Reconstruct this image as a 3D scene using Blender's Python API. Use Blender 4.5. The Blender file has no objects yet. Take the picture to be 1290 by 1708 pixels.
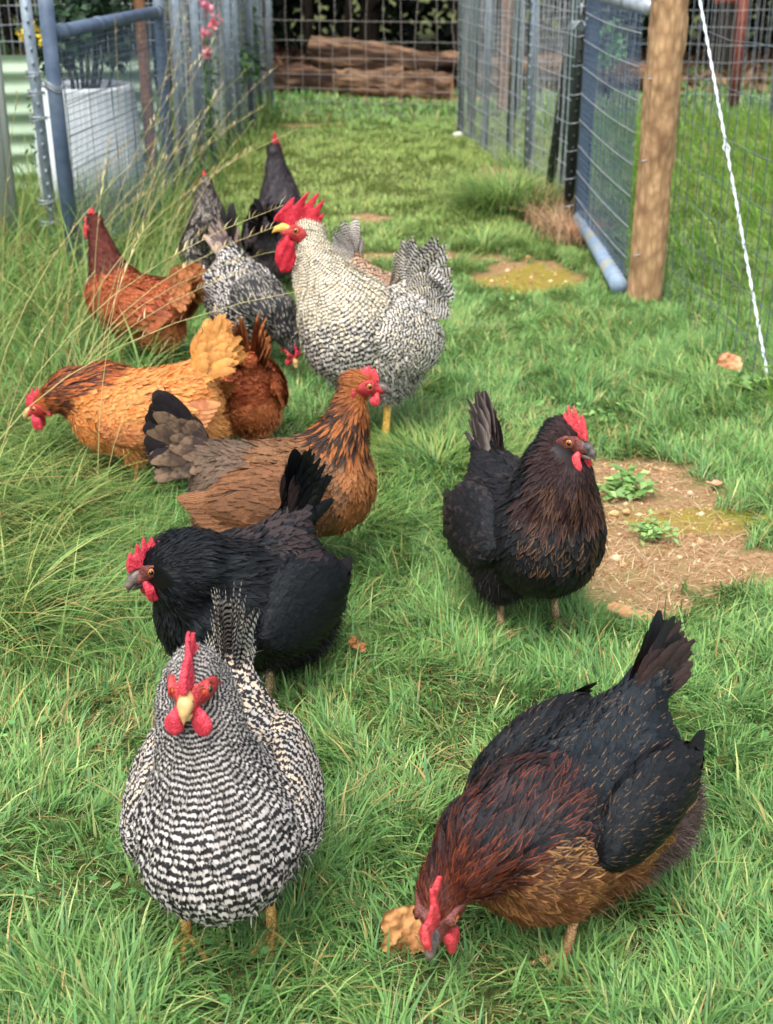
import bpy, math, random, heapq, os
import numpy as np
from mathutils import Vector, Matrix, Quaternion
from mathutils.bvhtree import BVHTree

# ------------------------------------------------------------------ camera, sky, sun, exposure
scene = bpy.context.scene
col = scene.collection
R = math.radians
CAM_H, PITCH, FPX = 1.25, 23.1, 2240.0
cam_d = bpy.data.cameras.new('camera')
cam = bpy.data.objects.new('camera', cam_d)
col.objects.link(cam)
cam.location = (0, 0, CAM_H)
cam.rotation_euler = (R(90 - PITCH), 0, 0)
cam_d.sensor_fit = 'HORIZONTAL'
cam_d.sensor_width = 36.0
cam_d.lens = 36.0 * FPX / 1290.0
cam_d.clip_start = 0.02
cam_d.clip_end = 400.0
cam_d.dof.use_dof = True
cam_d.dof.focus_distance = 2.1
cam_d.dof.aperture_fstop = 9.5
scene.camera = cam

world = bpy.data.worlds.new('World')
scene.world = world
world.use_nodes = True
wn = world.node_tree.nodes
wl = world.node_tree.links
bg = wn['Background']
sky = wn.new('ShaderNodeTexSky')
sky.sky_type = 'NISHITA'
sky.sun_disc = False
SUN_EL, SUN_AZ = 62.0, 200.0      # azimuth clockwise from +Y (north): light from behind the camera, high
sky.sun_elevation = R(SUN_EL)
sky.sun_rotation = R(SUN_AZ)
sky.air_density = 1.0
sky.dust_density = 4.0
sky.ozone_density = 0.6
hsv = wn.new('ShaderNodeHueSaturation')      # thin white overcast: the blue of the sky is muted
hsv.inputs['Saturation'].default_value = 0.42
wl.new(sky.outputs[0], hsv.inputs['Color'])
wl.new(hsv.outputs[0], bg.inputs[0])
bg.inputs[1].default_value = 0.15
sun_d = bpy.data.lights.new('sun', 'SUN')
sun_d.energy = 1.0
sun_d.angle = R(40)
sun_d.color = (1.0, 0.955, 0.88)
sun = bpy.data.objects.new('sun', sun_d)
col.objects.link(sun)
_d = Vector((math.sin(R(SUN_AZ)) * math.cos(R(SUN_EL)), math.cos(R(SUN_AZ)) * math.cos(R(SUN_EL)), math.sin(R(SUN_EL))))
sun.rotation_euler = (-_d).to_track_quat('-Z', 'Y').to_euler()
sun.location = (2, -2, 8)
scene.view_settings.view_transform = 'Standard'
scene.view_settings.look = 'None'
scene.view_settings.gamma = 1.0
scene.view_settings.exposure = 1.30
try:
    scene.cycles.max_bounces = 6
    scene.cycles.diffuse_bounces = 3
    scene.cycles.transparent_max_bounces = 6
except Exception:
    pass

# ------------------------------------------------------------------ helpers
rng = np.random.default_rng(7)
random.seed(7)

def lin(r, g, b):
    c = np.array([r, g, b], float) / 255.0
    return np.where(c <= 0.04045, c / 12.92, ((c + 0.055) / 1.055) ** 2.4)

def G(px, py, z=0.0):
    """world point at height z seen at a photo pixel (1290 px wide frame)"""
    th = R(PITCH)
    d = np.array([(px - 645) / FPX, math.sin(th) * (854 - py) / FPX + math.cos(th),
                  math.cos(th) * (854 - py) / FPX - math.sin(th)])
    t = (z - CAM_H) / d[2]
    return np.array([0, 0, CAM_H]) + d * t

def at_dist(px, py, y):
    """world point on the vertical plane at distance y"""
    th = R(PITCH)
    d = np.array([(px - 645) / FPX, math.sin(th) * (854 - py) / FPX + math.cos(th),
                  math.cos(th) * (854 - py) / FPX - math.sin(th)])
    return np.array([0, 0, CAM_H]) + d * (y / d[1])

def noise2(x, y, seed=0):
    """cheap smooth value noise, vectorised, range about 0..1"""
    x = np.asarray(x, float); y = np.asarray(y, float)
    xi = np.floor(x).astype(np.int64); yi = np.floor(y).astype(np.int64)
    fx = x - xi; fy = y - yi
    fx = fx * fx * (3 - 2 * fx); fy = fy * fy * (3 - 2 * fy)
    def h(a, b):
        n = (a * 374761393 + b * 668265263 + seed * 974634777) & 0x7fffffff
        n = ((n ^ (n >> 13)) * 1274126177) & 0x7fffffff
        n = n ^ (n >> 16)
        return (n & 0xffff) / 65535.0
    return ((h(xi, yi) * (1 - fx) + h(xi + 1, yi) * fx) * (1 - fy) + (h(xi, yi + 1) * (1 - fx) + h(xi + 1, yi + 1) * fx) * fy)

def fbm(x, y, seed=0, o=3):
    s = 0; a = 0.5; t = 0
    for i in range(o):
        s = s + a * noise2(np.asarray(x) * 2 ** i, np.asarray(y) * 2 ** i, seed + i); t += a; a *= 0.5
    return s / t

def sstep(a, b, x):
    t = np.clip((x - a) / (b - a), 0, 1)
    return t * t * (3 - 2 * t)

def tag(o, label=None, cat=None, group=None, kind=None):
    if label: o['label'] = label
    if cat: o['category'] = cat
    if group: o['group'] = group
    if kind: o['kind'] = kind
    return o

def empty(name, loc, rz=0.0, parent=None):
    o = bpy.data.objects.new(name, None)
    o.empty_display_size = 0.05
    col.objects.link(o)
    o.location = loc
    o.rotation_euler = (0, 0, rz)
    if parent: o.parent = parent
    return o

def mesh_np(name, V, F, mat=None, parent=None, attrs=None, uv=None, smooth=True):
    """V (n,3); F list of int arrays (m,3) or (m,4); attrs {name:(n,3)} point vectors; uv (n,2) per vertex"""
    me = bpy.data.meshes.new(name)
    V = np.asarray(V, np.float32)
    F = [np.asarray(f, np.int32) for f in (F if isinstance(F, list) else [F]) if len(f)]
    me.vertices.add(len(V))
    me.vertices.foreach_set('co', V.ravel())
    li = np.concatenate([f.ravel() for f in F])
    lt = np.concatenate([np.full(len(f), f.shape[1], np.int32) for f in F])
    ls = np.concatenate([[0], np.cumsum(lt)[:-1]]).astype(np.int32)
    me.loops.add(len(li))
    me.loops.foreach_set('vertex_index', li)
    me.polygons.add(len(lt))
    me.polygons.foreach_set('loop_start', ls)
    me.polygons.foreach_set('loop_total', lt)
    if smooth:
        me.polygons.foreach_set('use_smooth', np.ones(len(lt), bool))
    if attrs:
        for k, a in attrs.items():
            at = me.attributes.new(k, 'FLOAT_VECTOR', 'POINT')
            at.data.foreach_set('vector', np.asarray(a, np.float32).ravel())
    if uv is not None:
        ul = me.uv_layers.new(name='uv')
        ul.data.foreach_set('uv', np.asarray(uv, np.float32)[li].ravel())
    me.update(calc_edges=True)
    if mat is not None: me.materials.append(mat)
    o = bpy.data.objects.new(name, me)
    col.objects.link(o)
    if parent is not None: o.parent = parent
    return o

class MB:
    """collects simple solids into one mesh"""
    def __init__(s): s.V = []; s.Q = []; s.T = []; s.n = 0
    def add(s, V, Q=None, T=None):
        V = np.asarray(V, float); s.V.append(V)
        if Q is not None and len(Q): s.Q.append(np.asarray(Q, int) + s.n)
        if T is not None and len(T): s.T.append(np.asarray(T, int) + s.n)
        s.n += len(V)
    def box(s, c, d, rot=None):
        c = np.asarray(c, float); d = np.asarray(d, float) / 2
        P = np.array([[x, y, z] for x in (-1, 1) for y in (-1, 1) for z in (-1, 1)], float) * d
        if rot is not None: P = P @ np.asarray(rot).T
        s.add(P + c, [[0, 1, 3, 2], [4, 6, 7, 5], [0, 4, 5, 1], [2, 3, 7, 6], [0, 2, 6, 4], [1, 5, 7, 3]])
    def tube(s, pts, r, k=8, cap=True):
        """tube along a polyline, r scalar or list"""
        P = np.asarray(pts, float); n = len(P)
        r = np.full(n, r) if np.isscalar(r) else np.asarray(r, float)
        T = np.gradient(P, axis=0); T /= np.linalg.norm(T, axis=1)[:, None] + 1e-12
        up = np.array([0, 0, 1.0]) if abs(T[0][2]) < 0.9 else np.array([0, 1.0, 0])
        A = np.cross(T, up); A /= np.linalg.norm(A, axis=1)[:, None] + 1e-12
        B = np.cross(T, A)
        a = np.arange(k) * 2 * np.pi / k
        ring = P[:, None, :] + r[:, None, None] * (np.cos(a)[None, :, None] * A[:, None, :] + np.sin(a)[None, :, None] * B[:, None, :])
        V = ring.reshape(-1, 3)
        i = np.arange(n - 1)[:, None] * k; j = np.arange(k)[None, :]; j2 = (j + 1) % k
        Q = np.stack([i + j, i + j2, i + k + j2, i + k + j], -1).reshape(-1, 4)
        if cap:
            V = np.vstack([V, P[0], P[-1]]); m = n * k
            T3 = [[m, b, a_] for a_, b in zip(range(k), [(q + 1) % k for q in range(k)])]
            T3 += [[m + 1, (n - 1) * k + a_, (n - 1) * k + (a_ + 1) % k] for a_ in range(k)]
            s.add(V, Q, T3)
        else: s.add(V, Q)
    def build(s, name, mat, parent=None, smooth=False, **kw):
        F = []
        if s.Q: F.append(np.concatenate(s.Q))
        if s.T: F.append(np.concatenate(s.T))
        return mesh_np(name, np.concatenate(s.V), F, mat, parent, smooth=smooth, **kw)

# --- node helper
def new_mat(name, rough=0.6, spec=0.4, base=None):
    m = bpy.data.materials.new(name); m.use_nodes = True
    nt = m.node_tree; b = nt.nodes['Principled BSDF']
    b.inputs['Roughness'].default_value = rough
    b.inputs['Specular IOR Level'].default_value = spec
    if base is not None: b.inputs['Base Color'].default_value = (*base, 1)
    return m, nt, b

def N(nt, kind, **kw):
    n = nt.nodes.new(kind)
    for k, v in kw.items():
        if k == 'inp':
            for a, b in v.items(): n.inputs[a].default_value = b
        else: setattr(n, k, v)
    return n

def M(nt, op, a, b=None, c=None, clamp=False):
    n = nt.nodes.new('ShaderNodeMath'); n.operation = op; n.use_clamp = clamp
    for i, v in enumerate((a, b, c)):
        if v is None: continue
        if isinstance(v, (int, float)): n.inputs[i].default_value = v
        else: nt.links.new(v, n.inputs[i])
    return n.outputs[0]

def MIX(nt, fac, a, b, mode='MIX'):
    n = nt.nodes.new('ShaderNodeMix'); n.data_type = 'RGBA'; n.blend_type = mode
    for i, v in ((0, fac), (6, a), (7, b)):
        if isinstance(v, (int, float)): n.inputs[i].default_value = v
        elif isinstance(v, (tuple, list, np.ndarray)): n.inputs[i].default_value = (*v[:3], 1)
        else: nt.links.new(v, n.inputs[i])
    return n.outputs[2]

def noise_mat(name, c1, c2, scale=20, rough=0.7, spec=0.3, bump=0.3, detail=5, c3=None, metallic=0.0, stretch=None, sss=0.0, bdist=0.002, lo=0.35, hi=0.65):
    m, nt, b = new_mat(name, rough, spec)
    tc = N(nt, 'ShaderNodeTexCoord')
    src = tc.outputs['Object']
    if stretch:
        mp = N(nt, 'ShaderNodeMapping'); mp.inputs['Scale'].default_value = stretch
        nt.links.new(src, mp.inputs[0]); src = mp.outputs[0]
    no = N(nt, 'ShaderNodeTexNoise', inp={'Scale': scale, 'Detail': detail, 'Roughness': 0.6})
    nt.links.new(src, no.inputs['Vector'])
    mr = N(nt, 'ShaderNodeMapRange', inp={1: lo, 2: hi}); nt.links.new(no.outputs[0], mr.inputs[0])
    c = MIX(nt, mr.outputs[0], c1, c2)
    if c3 is not None:
        n2 = N(nt, 'ShaderNodeTexNoise', inp={'Scale': scale * 0.23, 'Detail': 3}); nt.links.new(src, n2.inputs['Vector'])
        m2 = N(nt, 'ShaderNodeMapRange', inp={1: 0.52, 2: 0.66}); nt.links.new(n2.outputs[0], m2.inputs[0])
        c = MIX(nt, m2.outputs[0], c, c3)
    nt.links.new(c, b.inputs['Base Color'])
    b.inputs['Metallic'].default_value = metallic
    if sss:
        b.inputs['Subsurface Weight'].default_value = sss
        b.inputs['Subsurface Radius'].default_value = (0.006, 0.002, 0.001)
        b.inputs['Subsurface Scale'].default_value = 0.6
    if bump:
        bp = N(nt, 'ShaderNodeBump', inp={'Strength': bump, 'Distance': bdist})
        nt.links.new(no.outputs[0], bp.inputs['Height']); nt.links.new(bp.outputs[0], b.inputs['Normal'])
    return m

# ------------------------------------------------------------------ implicit surfaces (numpy surface nets)
def sd_cone(P, a, b, ra, rb):
    a = np.asarray(a, float); b = np.asarray(b, float); ab = b - a
    t = np.clip(((P - a) @ ab) / (ab @ ab + 1e-12), 0, 1)
    return np.linalg.norm(P - (a + t[..., None] * ab), axis=-1) - (ra + (rb - ra) * t)

def sd_ell(P, c, r, rot=None):
    q = P - np.asarray(c, float)
    if rot is not None: q = q @ np.asarray(rot)
    r = np.asarray(r, float)
    k0 = np.linalg.norm(q / r, axis=-1); k1 = np.linalg.norm(q / (r * r), axis=-1)
    return k0 * (k0 - 1) / (k1 + 1e-9)

def smin(a, b, k):
    h = np.clip(0.5 + 0.5 * (b - a) / k, 0, 1)
    return b + (a - b) * h - k * h * (1 - h)

def surface_nets(fn, lo, hi, h):
    lo = np.asarray(lo, float); hi = np.asarray(hi, float)
    n = np.ceil((hi - lo) / h).astype(int) + 1
    ax = [lo[i] + h * np.arange(n[i]) for i in range(3)]
    P = np.stack(np.meshgrid(*ax, indexing='ij'), -1)
    F = fn(P.reshape(-1, 3)).reshape(n)
    S = F < 0
    nc = n - 1
    cor = [(i, j, k) for i in (0, 1) for j in (0, 1) for k in (0, 1)]
    def sub(A, c): return A[c[0]:c[0] + nc[0], c[1]:c[1] + nc[1], c[2]:c[2] + nc[2]]
    cnt = sum(sub(S, c).astype(np.int8) for c in cor)
    mixed = (cnt > 0) & (cnt < 8)
    ci = np.argwhere(mixed)
    idx = -np.ones(nc, int); idx[mixed] = np.arange(len(ci))
    acc = np.zeros((len(ci), 3)); num = np.zeros(len(ci))
    for a in cor:
        for d in range(3):
            if a[d]: continue
            b = list(a); b[d] = 1
            fa = F[tuple((ci + a).T)]; fb = F[tuple((ci + b).T)]
            x = (fa < 0) != (fb < 0)
            t = np.where(x, fa / np.where(fa == fb, 1, fa - fb), 0)
            p = np.repeat(np.array(a, float)[None], len(ci), 0); p[:, d] = t
            acc[x] += p[x]; num[x] += 1
    V = lo + h * (ci + acc / num[:, None])
    quads = []
    for d in range(3):
        e, f = (d + 1) % 3, (d + 2) % 3
        A = np.take(S, range(n[d] - 1), d); B = np.take(S, range(1, n[d]), d)
        for flip, msk in ((0, A & ~B), (1, ~A & B)):
            q = np.argwhere(msk)
            ok = (q[:, e] > 0) & (q[:, f] > 0) & (q[:, e] < nc[e]) & (q[:, f] < nc[f])
            q = q[ok]
            if not len(q): continue
            o = []
            for (de, df) in ((-1, -1), (0, -1), (0, 0), (-1, 0)):
                c = q.copy(); c[:, e] += de; c[:, f] += df
                o.append(idx[tuple(c.T)])
            qq = np.stack(o, 1)
            quads.append(qq[:, ::-1] if flip else qq)
    return V, np.concatenate(quads)

def vnormals(V, Q):
    fn = np.cross(V[Q[:, 2]] - V[Q[:, 0]], V[Q[:, 3]] - V[Q[:, 1]])
    Nn = np.zeros_like(V)
    for i in range(4): np.add.at(Nn, Q[:, i], fn)
    return Nn / (np.linalg.norm(Nn, axis=1)[:, None] + 1e-12)

def rotm(axis, deg):
    return np.array(Matrix.Rotation(R(deg), 3, axis))

# ------------------------------------------------------------------ terrain height
def hgt(x, y):
    x = np.asarray(x, float); y = np.asarray(y, float)
    return 0.035 * (fbm(x * 0.9 + 5, y * 0.9 + 3, 11) - 0.5) + 0.012 * (fbm(x * 5, y * 5, 3) - 0.5)

def ell(x, y, cx, cy, rx, ry, ang=0, seed=1, rough=0.35, f=4):
    ca, sa = math.cos(R(ang)), math.sin(R(ang))
    dx, dy = x - cx, y - cy
    u = (dx * ca + dy * sa) / rx; v = (-dx * sa + dy * ca) / ry
    d = np.sqrt(u * u + v * v) + rough * (fbm(x * f, y * f, seed) - 0.5) * 2
    if rough == 0.35: d = d + 0.75 * (fbm(x * 13, y * 11, seed + 3) - 0.5) + 0.35 * (fbm(x * 40, y * 36, seed + 4, 2) - 0.5)
    return 1 - sstep(0.70, 1.05, d)

DIRT = [  # cx, cy, rx, ry, angle, seed : bare earth patches
    (0.62, 3.00, 0.25, 0.38, 20, 1), (0.62, 2.62, 0.42, 0.17, 2, 2), (1.05, 2.64, 0.35, 0.13, 0, 4), (0.45, 2.72, 0.20, 0.22, 0, 5),
    (0.50, 2.46, 0.12, 0.12, 0, 6),
    (-0.72, 5.55, 0.16, 0.38, 0, 7), (0.12, 5.75, 0.55, 0.12, 3, 8), (0.58, 5.40, 0.26, 0.30, 0, 9), (-0.1, 6.6, 0.14, 0.12, 0, 10),
    (0.72, 7.3, 0.14, 1.0, 8, 13), (-0.6, 10.2, 0.35, 0.12, 0, 16), (0.9, 6.5, 0.14, 0.35, 0, 19), (0.3, 11.9, 0.9, 0.3, 0, 21)]
def dirt_mask(x, y):
    m = np.zeros_like(np.asarray(x, float))
    for (cx, cy, rx, ry, a, s) in DIRT: m = np.maximum(m, ell(x, y, cx, cy, rx, ry, a, s))
    return m
def moss_mask(x, y):
    return np.maximum(ell(x, y, 0.60, 5.35, 0.22, 0.32, 0, 31), 0.8 * ell(x, y, 0.75, 2.9, 0.2, 0.1, 0, 33))

# ------------------------------------------------------------------ plumage
def feather_mat(name, kind, period=0.011, rough=0.55, spec=0.35, tint=None, sheen=0.0, soft=0.25, wob=0.3, duty=0.0, barb=0.16, nzs=0.9):
    m, nt, b = new_mat(name, rough, spec)
    L = nt.links
    ca = N(nt, 'ShaderNodeAttribute', attribute_name='ca').outputs['Color']
    cb = N(nt, 'ShaderNodeAttribute', attribute_name='cb').outputs['Color']
    fx = N(nt, 'ShaderNodeAttribute', attribute_name='fx')
    sx = N(nt, 'ShaderNodeSeparateXYZ'); L.new(fx.outputs['Vector'], sx.inputs[0])
    S, RN, W = sx.outputs
    uv = N(nt, 'ShaderNodeAttribute', attribute_name='uv')
    su = N(nt, 'ShaderNodeSeparateXYZ'); L.new(uv.outputs['Vector'], su.inputs[0])
    U, Vv = su.outputs[0], su.outputs[1]
    au = M(nt, 'ABSOLUTE', M(nt, 'SUBTRACT', U, 0.5))
    tc = N(nt, 'ShaderNodeTexCoord').outputs['Object']
    no = N(nt, 'ShaderNodeTexNoise', inp={'Scale': 70.0, 'Detail': 3}); L.new(tc, no.inputs['Vector'])
    nz = M(nt, 'SUBTRACT', no.outputs[0], 0.5)
    def sst(x, lo, hi):
        mr = N(nt, 'ShaderNodeMapRange', interpolation_type='SMOOTHSTEP', inp={1: lo, 2: hi}); L.new(x, mr.inputs[0]); return mr.outputs[0]
    if kind == 'bar':
        ph = M(nt, 'MULTIPLY', M(nt, 'LOGARITHM', M(nt, 'ADD', M(nt, 'MULTIPLY', S, 8.0), 1.0), math.e), 0.176 / period)
        ph = M(nt, 'ADD', ph, M(nt, 'MULTIPLY', RN, wob))
        ph = M(nt, 'ADD', ph, M(nt, 'MULTIPLY', nz, nzs))
        ph = M(nt, 'SUBTRACT', ph, M(nt, 'MULTIPLY', M(nt, 'MULTIPLY', au, au), 1.5))
        msk = sst(M(nt, 'SINE', M(nt, 'MULTIPLY', ph, 2 * math.pi)), duty - soft, duty + soft)
    elif kind == 'edge':
        msk = M(nt, 'MAXIMUM', sst(M(nt, 'ADD', au, M(nt, 'MULTIPLY', nz, 0.12)), 0.26, 0.42), sst(M(nt, 'ADD', Vv, M(nt, 'MULTIPLY', nz, 0.2)), 0.78, 0.93))
    elif kind == 'shaft':
        msk = M(nt, 'MULTIPLY', M(nt, 'SUBTRACT', 1.0, sst(au, 0.01, 0.05)), sst(M(nt, 'ADD', Vv, M(nt, 'MULTIPLY', RN, 0.15)), 0.62, 0.82))
        msk = M(nt, 'MAXIMUM', msk, M(nt, 'MULTIPLY', sst(au, 0.24, 0.44), sst(RN, 0.45, 0.6)))
    elif kind == 'pencil':
        w = M(nt, 'SINE', M(nt, 'MULTIPLY', M(nt, 'ADD', M(nt, 'ADD', Vv, M(nt, 'MULTIPLY', au, 1.6)), M(nt, 'MULTIPLY', nz, 0.35)), 24))
        msk = sst(w, 0.0, 0.8)
    elif kind == 'spot':
        dx = M(nt, 'MULTIPLY', au, 1.7); dy = M(nt, 'SUBTRACT', Vv, 0.86)
        rr = M(nt, 'SQRT', M(nt, 'ADD', M(nt, 'MULTIPLY', dx, dx), M(nt, 'MULTIPLY', M(nt, 'MULTIPLY', dy, dy), 2.5)))
        msk = M(nt, 'SUBTRACT', 1.0, sst(rr, 0.22, 0.38))
    else:
        msk = sst(M(nt, 'ADD', Vv, nz), 0.55, 0.9)
    c = MIX(nt, M(nt, 'MULTIPLY', msk, W, clamp=True), ca, cb)
    # barbs: fine oblique lines on each vane, and feather-to-feather variation
    bw = M(nt, 'SINE', M(nt, 'MULTIPLY', M(nt, 'SUBTRACT', Vv, M(nt, 'MULTIPLY', au, 0.9)), 110))
    k = M(nt, 'ADD', M(nt, 'MULTIPLY', bw, barb * 0.5), 1.0)
    k = M(nt, 'MULTIPLY', k, M(nt, 'ADD', M(nt, 'MULTIPLY', RN, 0.45), 0.78))
    k = M(nt, 'MULTIPLY', k, M(nt, 'ADD', M(nt, 'MULTIPLY', nz, 0.5), 1.0))
    vm = N(nt, 'ShaderNodeVectorMath', operation='SCALE'); L.new(c, vm.inputs[0]); L.new(k, vm.inputs['Scale'])
    L.new(vm.outputs[0], b.inputs['Base Color'])
    if tint is not None:
        b.inputs['Specular Tint'].default_value = (*tint, 1)
    if sheen:
        b.inputs['Sheen Weight'].default_value = sheen
        b.inputs['Sheen Roughness'].default_value = 0.5
    bp = N(nt, 'ShaderNodeBump', inp={'Strength': 0.35, 'Distance': 0.0006})
    L.new(bw, bp.inputs['Height']); L.new(bp.outputs[0], b.inputs['Normal'])
    return m

class Plume:
    """feather geometry with per-vertex colour data"""
    def __init__(s): s.V = []; s.F4 = []; s.F3 = []; s.ca = []; s.cb = []; s.fx = []; s.uv = []; s.n = 0
    def push(s, V, Q, T, ca, cb, fx, uv):
        s.V.append(V); s.ca.append(ca); s.cb.append(cb); s.fx.append(fx); s.uv.append(uv)
        if Q is not None: s.F4.append(Q + s.n)
        if T is not None: s.F3.append(T + s.n)
        s.n += len(V)
    def build(s, name, mat, parent, scale):
        F = []
        if s.F4: F.append(np.concatenate(s.F4))
        if s.F3: F.append(np.concatenate(s.F3))
        return mesh_np(name, np.concatenate(s.V) * scale, F, mat, parent,
                       attrs={'ca': np.concatenate(s.ca), 'cb': np.concatenate(s.cb), 'fx': np.concatenate(s.fx)}, uv=np.concatenate(s.uv))
    def feathers(s, C, T, NN, W, prof, lift, curv, ca, cb, s0, rnd, w, L, cols=3, tilt=None):
        """C (n,k,3) centre lines, T/NN (n,k,3) frames, W (n,) half widths, prof (k,), lift (n,k)"""
        n, k, _ = C.shape
        B = np.cross(NN, T); B /= np.linalg.norm(B, axis=-1)[..., None] + 1e-9
        us = np.linspace(-1, 1, cols)
        prof = np.broadcast_to(prof, (n, k))
        w_ = W[:, None] * prof
        P = np.zeros((n, k, cols, 3))
        for j, u in enumerate(us):
            o = w_ * u
            drop = -(o ** 2) / (2 * curv[:, None]) + lift
            if tilt is not None: drop = drop + o * tilt[:, None]
            back = -(u * u) * W[:, None] * 0.35      # barbs sweep forward less at the rim
            P[:, :, j] = C + B * o[..., None] + NN * drop[..., None] + T * (back * prof)[..., None]
        V = P.reshape(-1, 3)
        i = (np.arange(n) * k * cols)[:, None, None]; r = (np.arange(k - 1) * cols)[None, :, None]; c = np.arange(cols - 1)[None, None, :]
        b0 = i + r + c
        Q = np.stack([b0, b0 + 1, b0 + cols + 1, b0 + cols], -1).reshape(-1, 4)
        m = k * cols
        vv = np.broadcast_to(np.linspace(0, 1, k)[None, :, None], (n, k, cols))
        uu = np.broadcast_to((us * 0.5 + 0.5)[None, None, :], (n, k, cols))
        ss = s0[:, None, None] + vv * L[:, None, None]
        fx = np.stack([ss, np.broadcast_to(rnd[:, None, None], ss.shape), np.broadcast_to(w[:, None, None], ss.shape)], -1).reshape(-1, 3)
        s.push(V, Q, None, np.repeat(ca, m, 0), np.repeat(cb, m, 0), fx, np.stack([uu, vv], -1).reshape(-1, 2))
    def strands(s, P, T, NN, L, w0, ca, rnd, s0, cb=None, wgt=None):
        n = len(P)
        B = np.cross(NN, T); B /= np.linalg.norm(B, axis=-1)[:, None] + 1e-9
        mid = P + T * (L * 0.55)[:, None]; tip = P + T * L[:, None] - np.array([0, 0, 1.0]) * (L * 0.18)[:, None]
        V = np.stack([P - B * w0[:, None], P + B * w0[:, None], mid + B * w0[:, None] * 0.7, mid - B * w0[:, None] * 0.7, tip], 1).reshape(-1, 3)
        i = (np.arange(n) * 5)[:, None]
        Q = i + np.array([[0, 1, 2, 3]]); T3 = i + np.array([[3, 2, 4]])
        vv = np.tile(np.array([0.2, 0.2, 0.5, 0.5, 0.7]), n)
        ss = np.repeat(s0, 5) + vv * np.repeat(L, 5)
        wg = np.zeros(n) if wgt is None else wgt
        s.push(V, Q, T3, np.repeat(ca, 5, 0), np.repeat(ca if cb is None else cb, 5, 0), np.stack([ss, np.repeat(rnd, 5), np.repeat(wg, 5)], -1),
               np.stack([np.full(5 * n, 0.42), vv], -1))

PROF_ROUND = np.array([0.45, 0.85, 1.0, 0.92, 0.62, 0.18])
PROF_POINT = np.array([0.55, 0.95, 1.0, 0.78, 0.42, 0.05])

def dijkstra(V, Q, src):
    n = len(V)
    e = np.concatenate([Q[:, [0, 1]], Q[:, [1, 2]], Q[:, [2, 3]], Q[:, [3, 0]], Q[:, [0, 2]], Q[:, [1, 3]]])
    e = np.unique(np.sort(e, 1), axis=0)
    w = np.linalg.norm(V[e[:, 0]] - V[e[:, 1]], axis=1)
    adj = [[] for _ in range(n)]
    for (a, b), x in zip(e.tolist(), w.tolist()):
        adj[a].append((b, x)); adj[b].append((a, x))
    D = [1e9] * n; h = []
    for sidx, d0 in src: D[sidx] = d0; h.append((d0, sidx))
    heapq.heapify(h)
    while h:
        d, u = heapq.heappop(h)
        if d > D[u]: continue
        for v, x in adj[u]:
            nd = d + x
            if nd < D[v]: D[v] = nd; heapq.heappush(h, (nd, v))
    D = np.array(D); D[D > 1e8] = D[D < 1e8].max()
    for _ in range(6):      # smooth the field
        acc = D.copy(); c = np.ones(n)
        np.add.at(acc, e[:, 0], D[e[:, 1]]); np.add.at(acc, e[:, 1], D[e[:, 0]])
        np.add.at(c, e[:, 0], 1); np.add.at(c, e[:, 1], 1)
        D = acc / c
    return D

def grad_field(V, Q, D):
    T = np.concatenate([Q[:, [0, 1, 2]], Q[:, [0, 2, 3]]])
    a, b, c = V[T[:, 0]], V[T[:, 1]], V[T[:, 2]]
    n = np.cross(b - a, c - a); A2 = np.linalg.norm(n, axis=1); A2[A2 < 1e-12] = 1e-12
    n = n / A2[:, None]
    g = (np.cross(n, c - b) * D[T[:, 0]][:, None] + np.cross(n, a - c) * D[T[:, 1]][:, None] + np.cross(n, b - a) * D[T[:, 2]][:, None]) / A2[:, None]
    Gv = np.zeros_like(V)
    for i in range(3): np.add.at(Gv, T[:, i], g * A2[:, None])
    return Gv / (np.linalg.norm(Gv, axis=1)[:, None] + 1e-12)

def scatter(V, Q, n_cand, r):
    """random surface points, (tri, bary), r random generator"""
    T = np.concatenate([Q[:, [0, 1, 2]], Q[:, [0, 2, 3]]])
    A = 0.5 * np.linalg.norm(np.cross(V[T[:, 1]] - V[T[:, 0]], V[T[:, 2]] - V[T[:, 0]]), axis=1)
    t = r.choice(len(T), n_cand, p=A / A.sum())
    u = r.random((n_cand, 2)); s = np.sqrt(u[:, 0])
    ba = np.stack([1 - s, s * (1 - u[:, 1]), s * u[:, 1]], 1)
    return T[t], ba, A.sum()

def thin(P, sp, r):
    """keep about one point per cell of size sp (array)"""
    keep = np.zeros(len(P), bool)
    lev = np.round(np.log(np.maximum(sp, 1e-4)) / np.log(1.18)).astype(int)
    for l in np.unique(lev):
        ix = np.where(lev == l)[0]
        c = 1.18 ** l
        q = np.floor(P[ix] / c + r.random(3)).astype(np.int64)
        key = q[:, 0] * 73856093 ^ q[:, 1] * 19349663 ^ q[:, 2] * 83492791
        _, first = np.unique(key, return_index=True)
        keep[ix[first]] = True
    return np.where(keep)[0]

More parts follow.
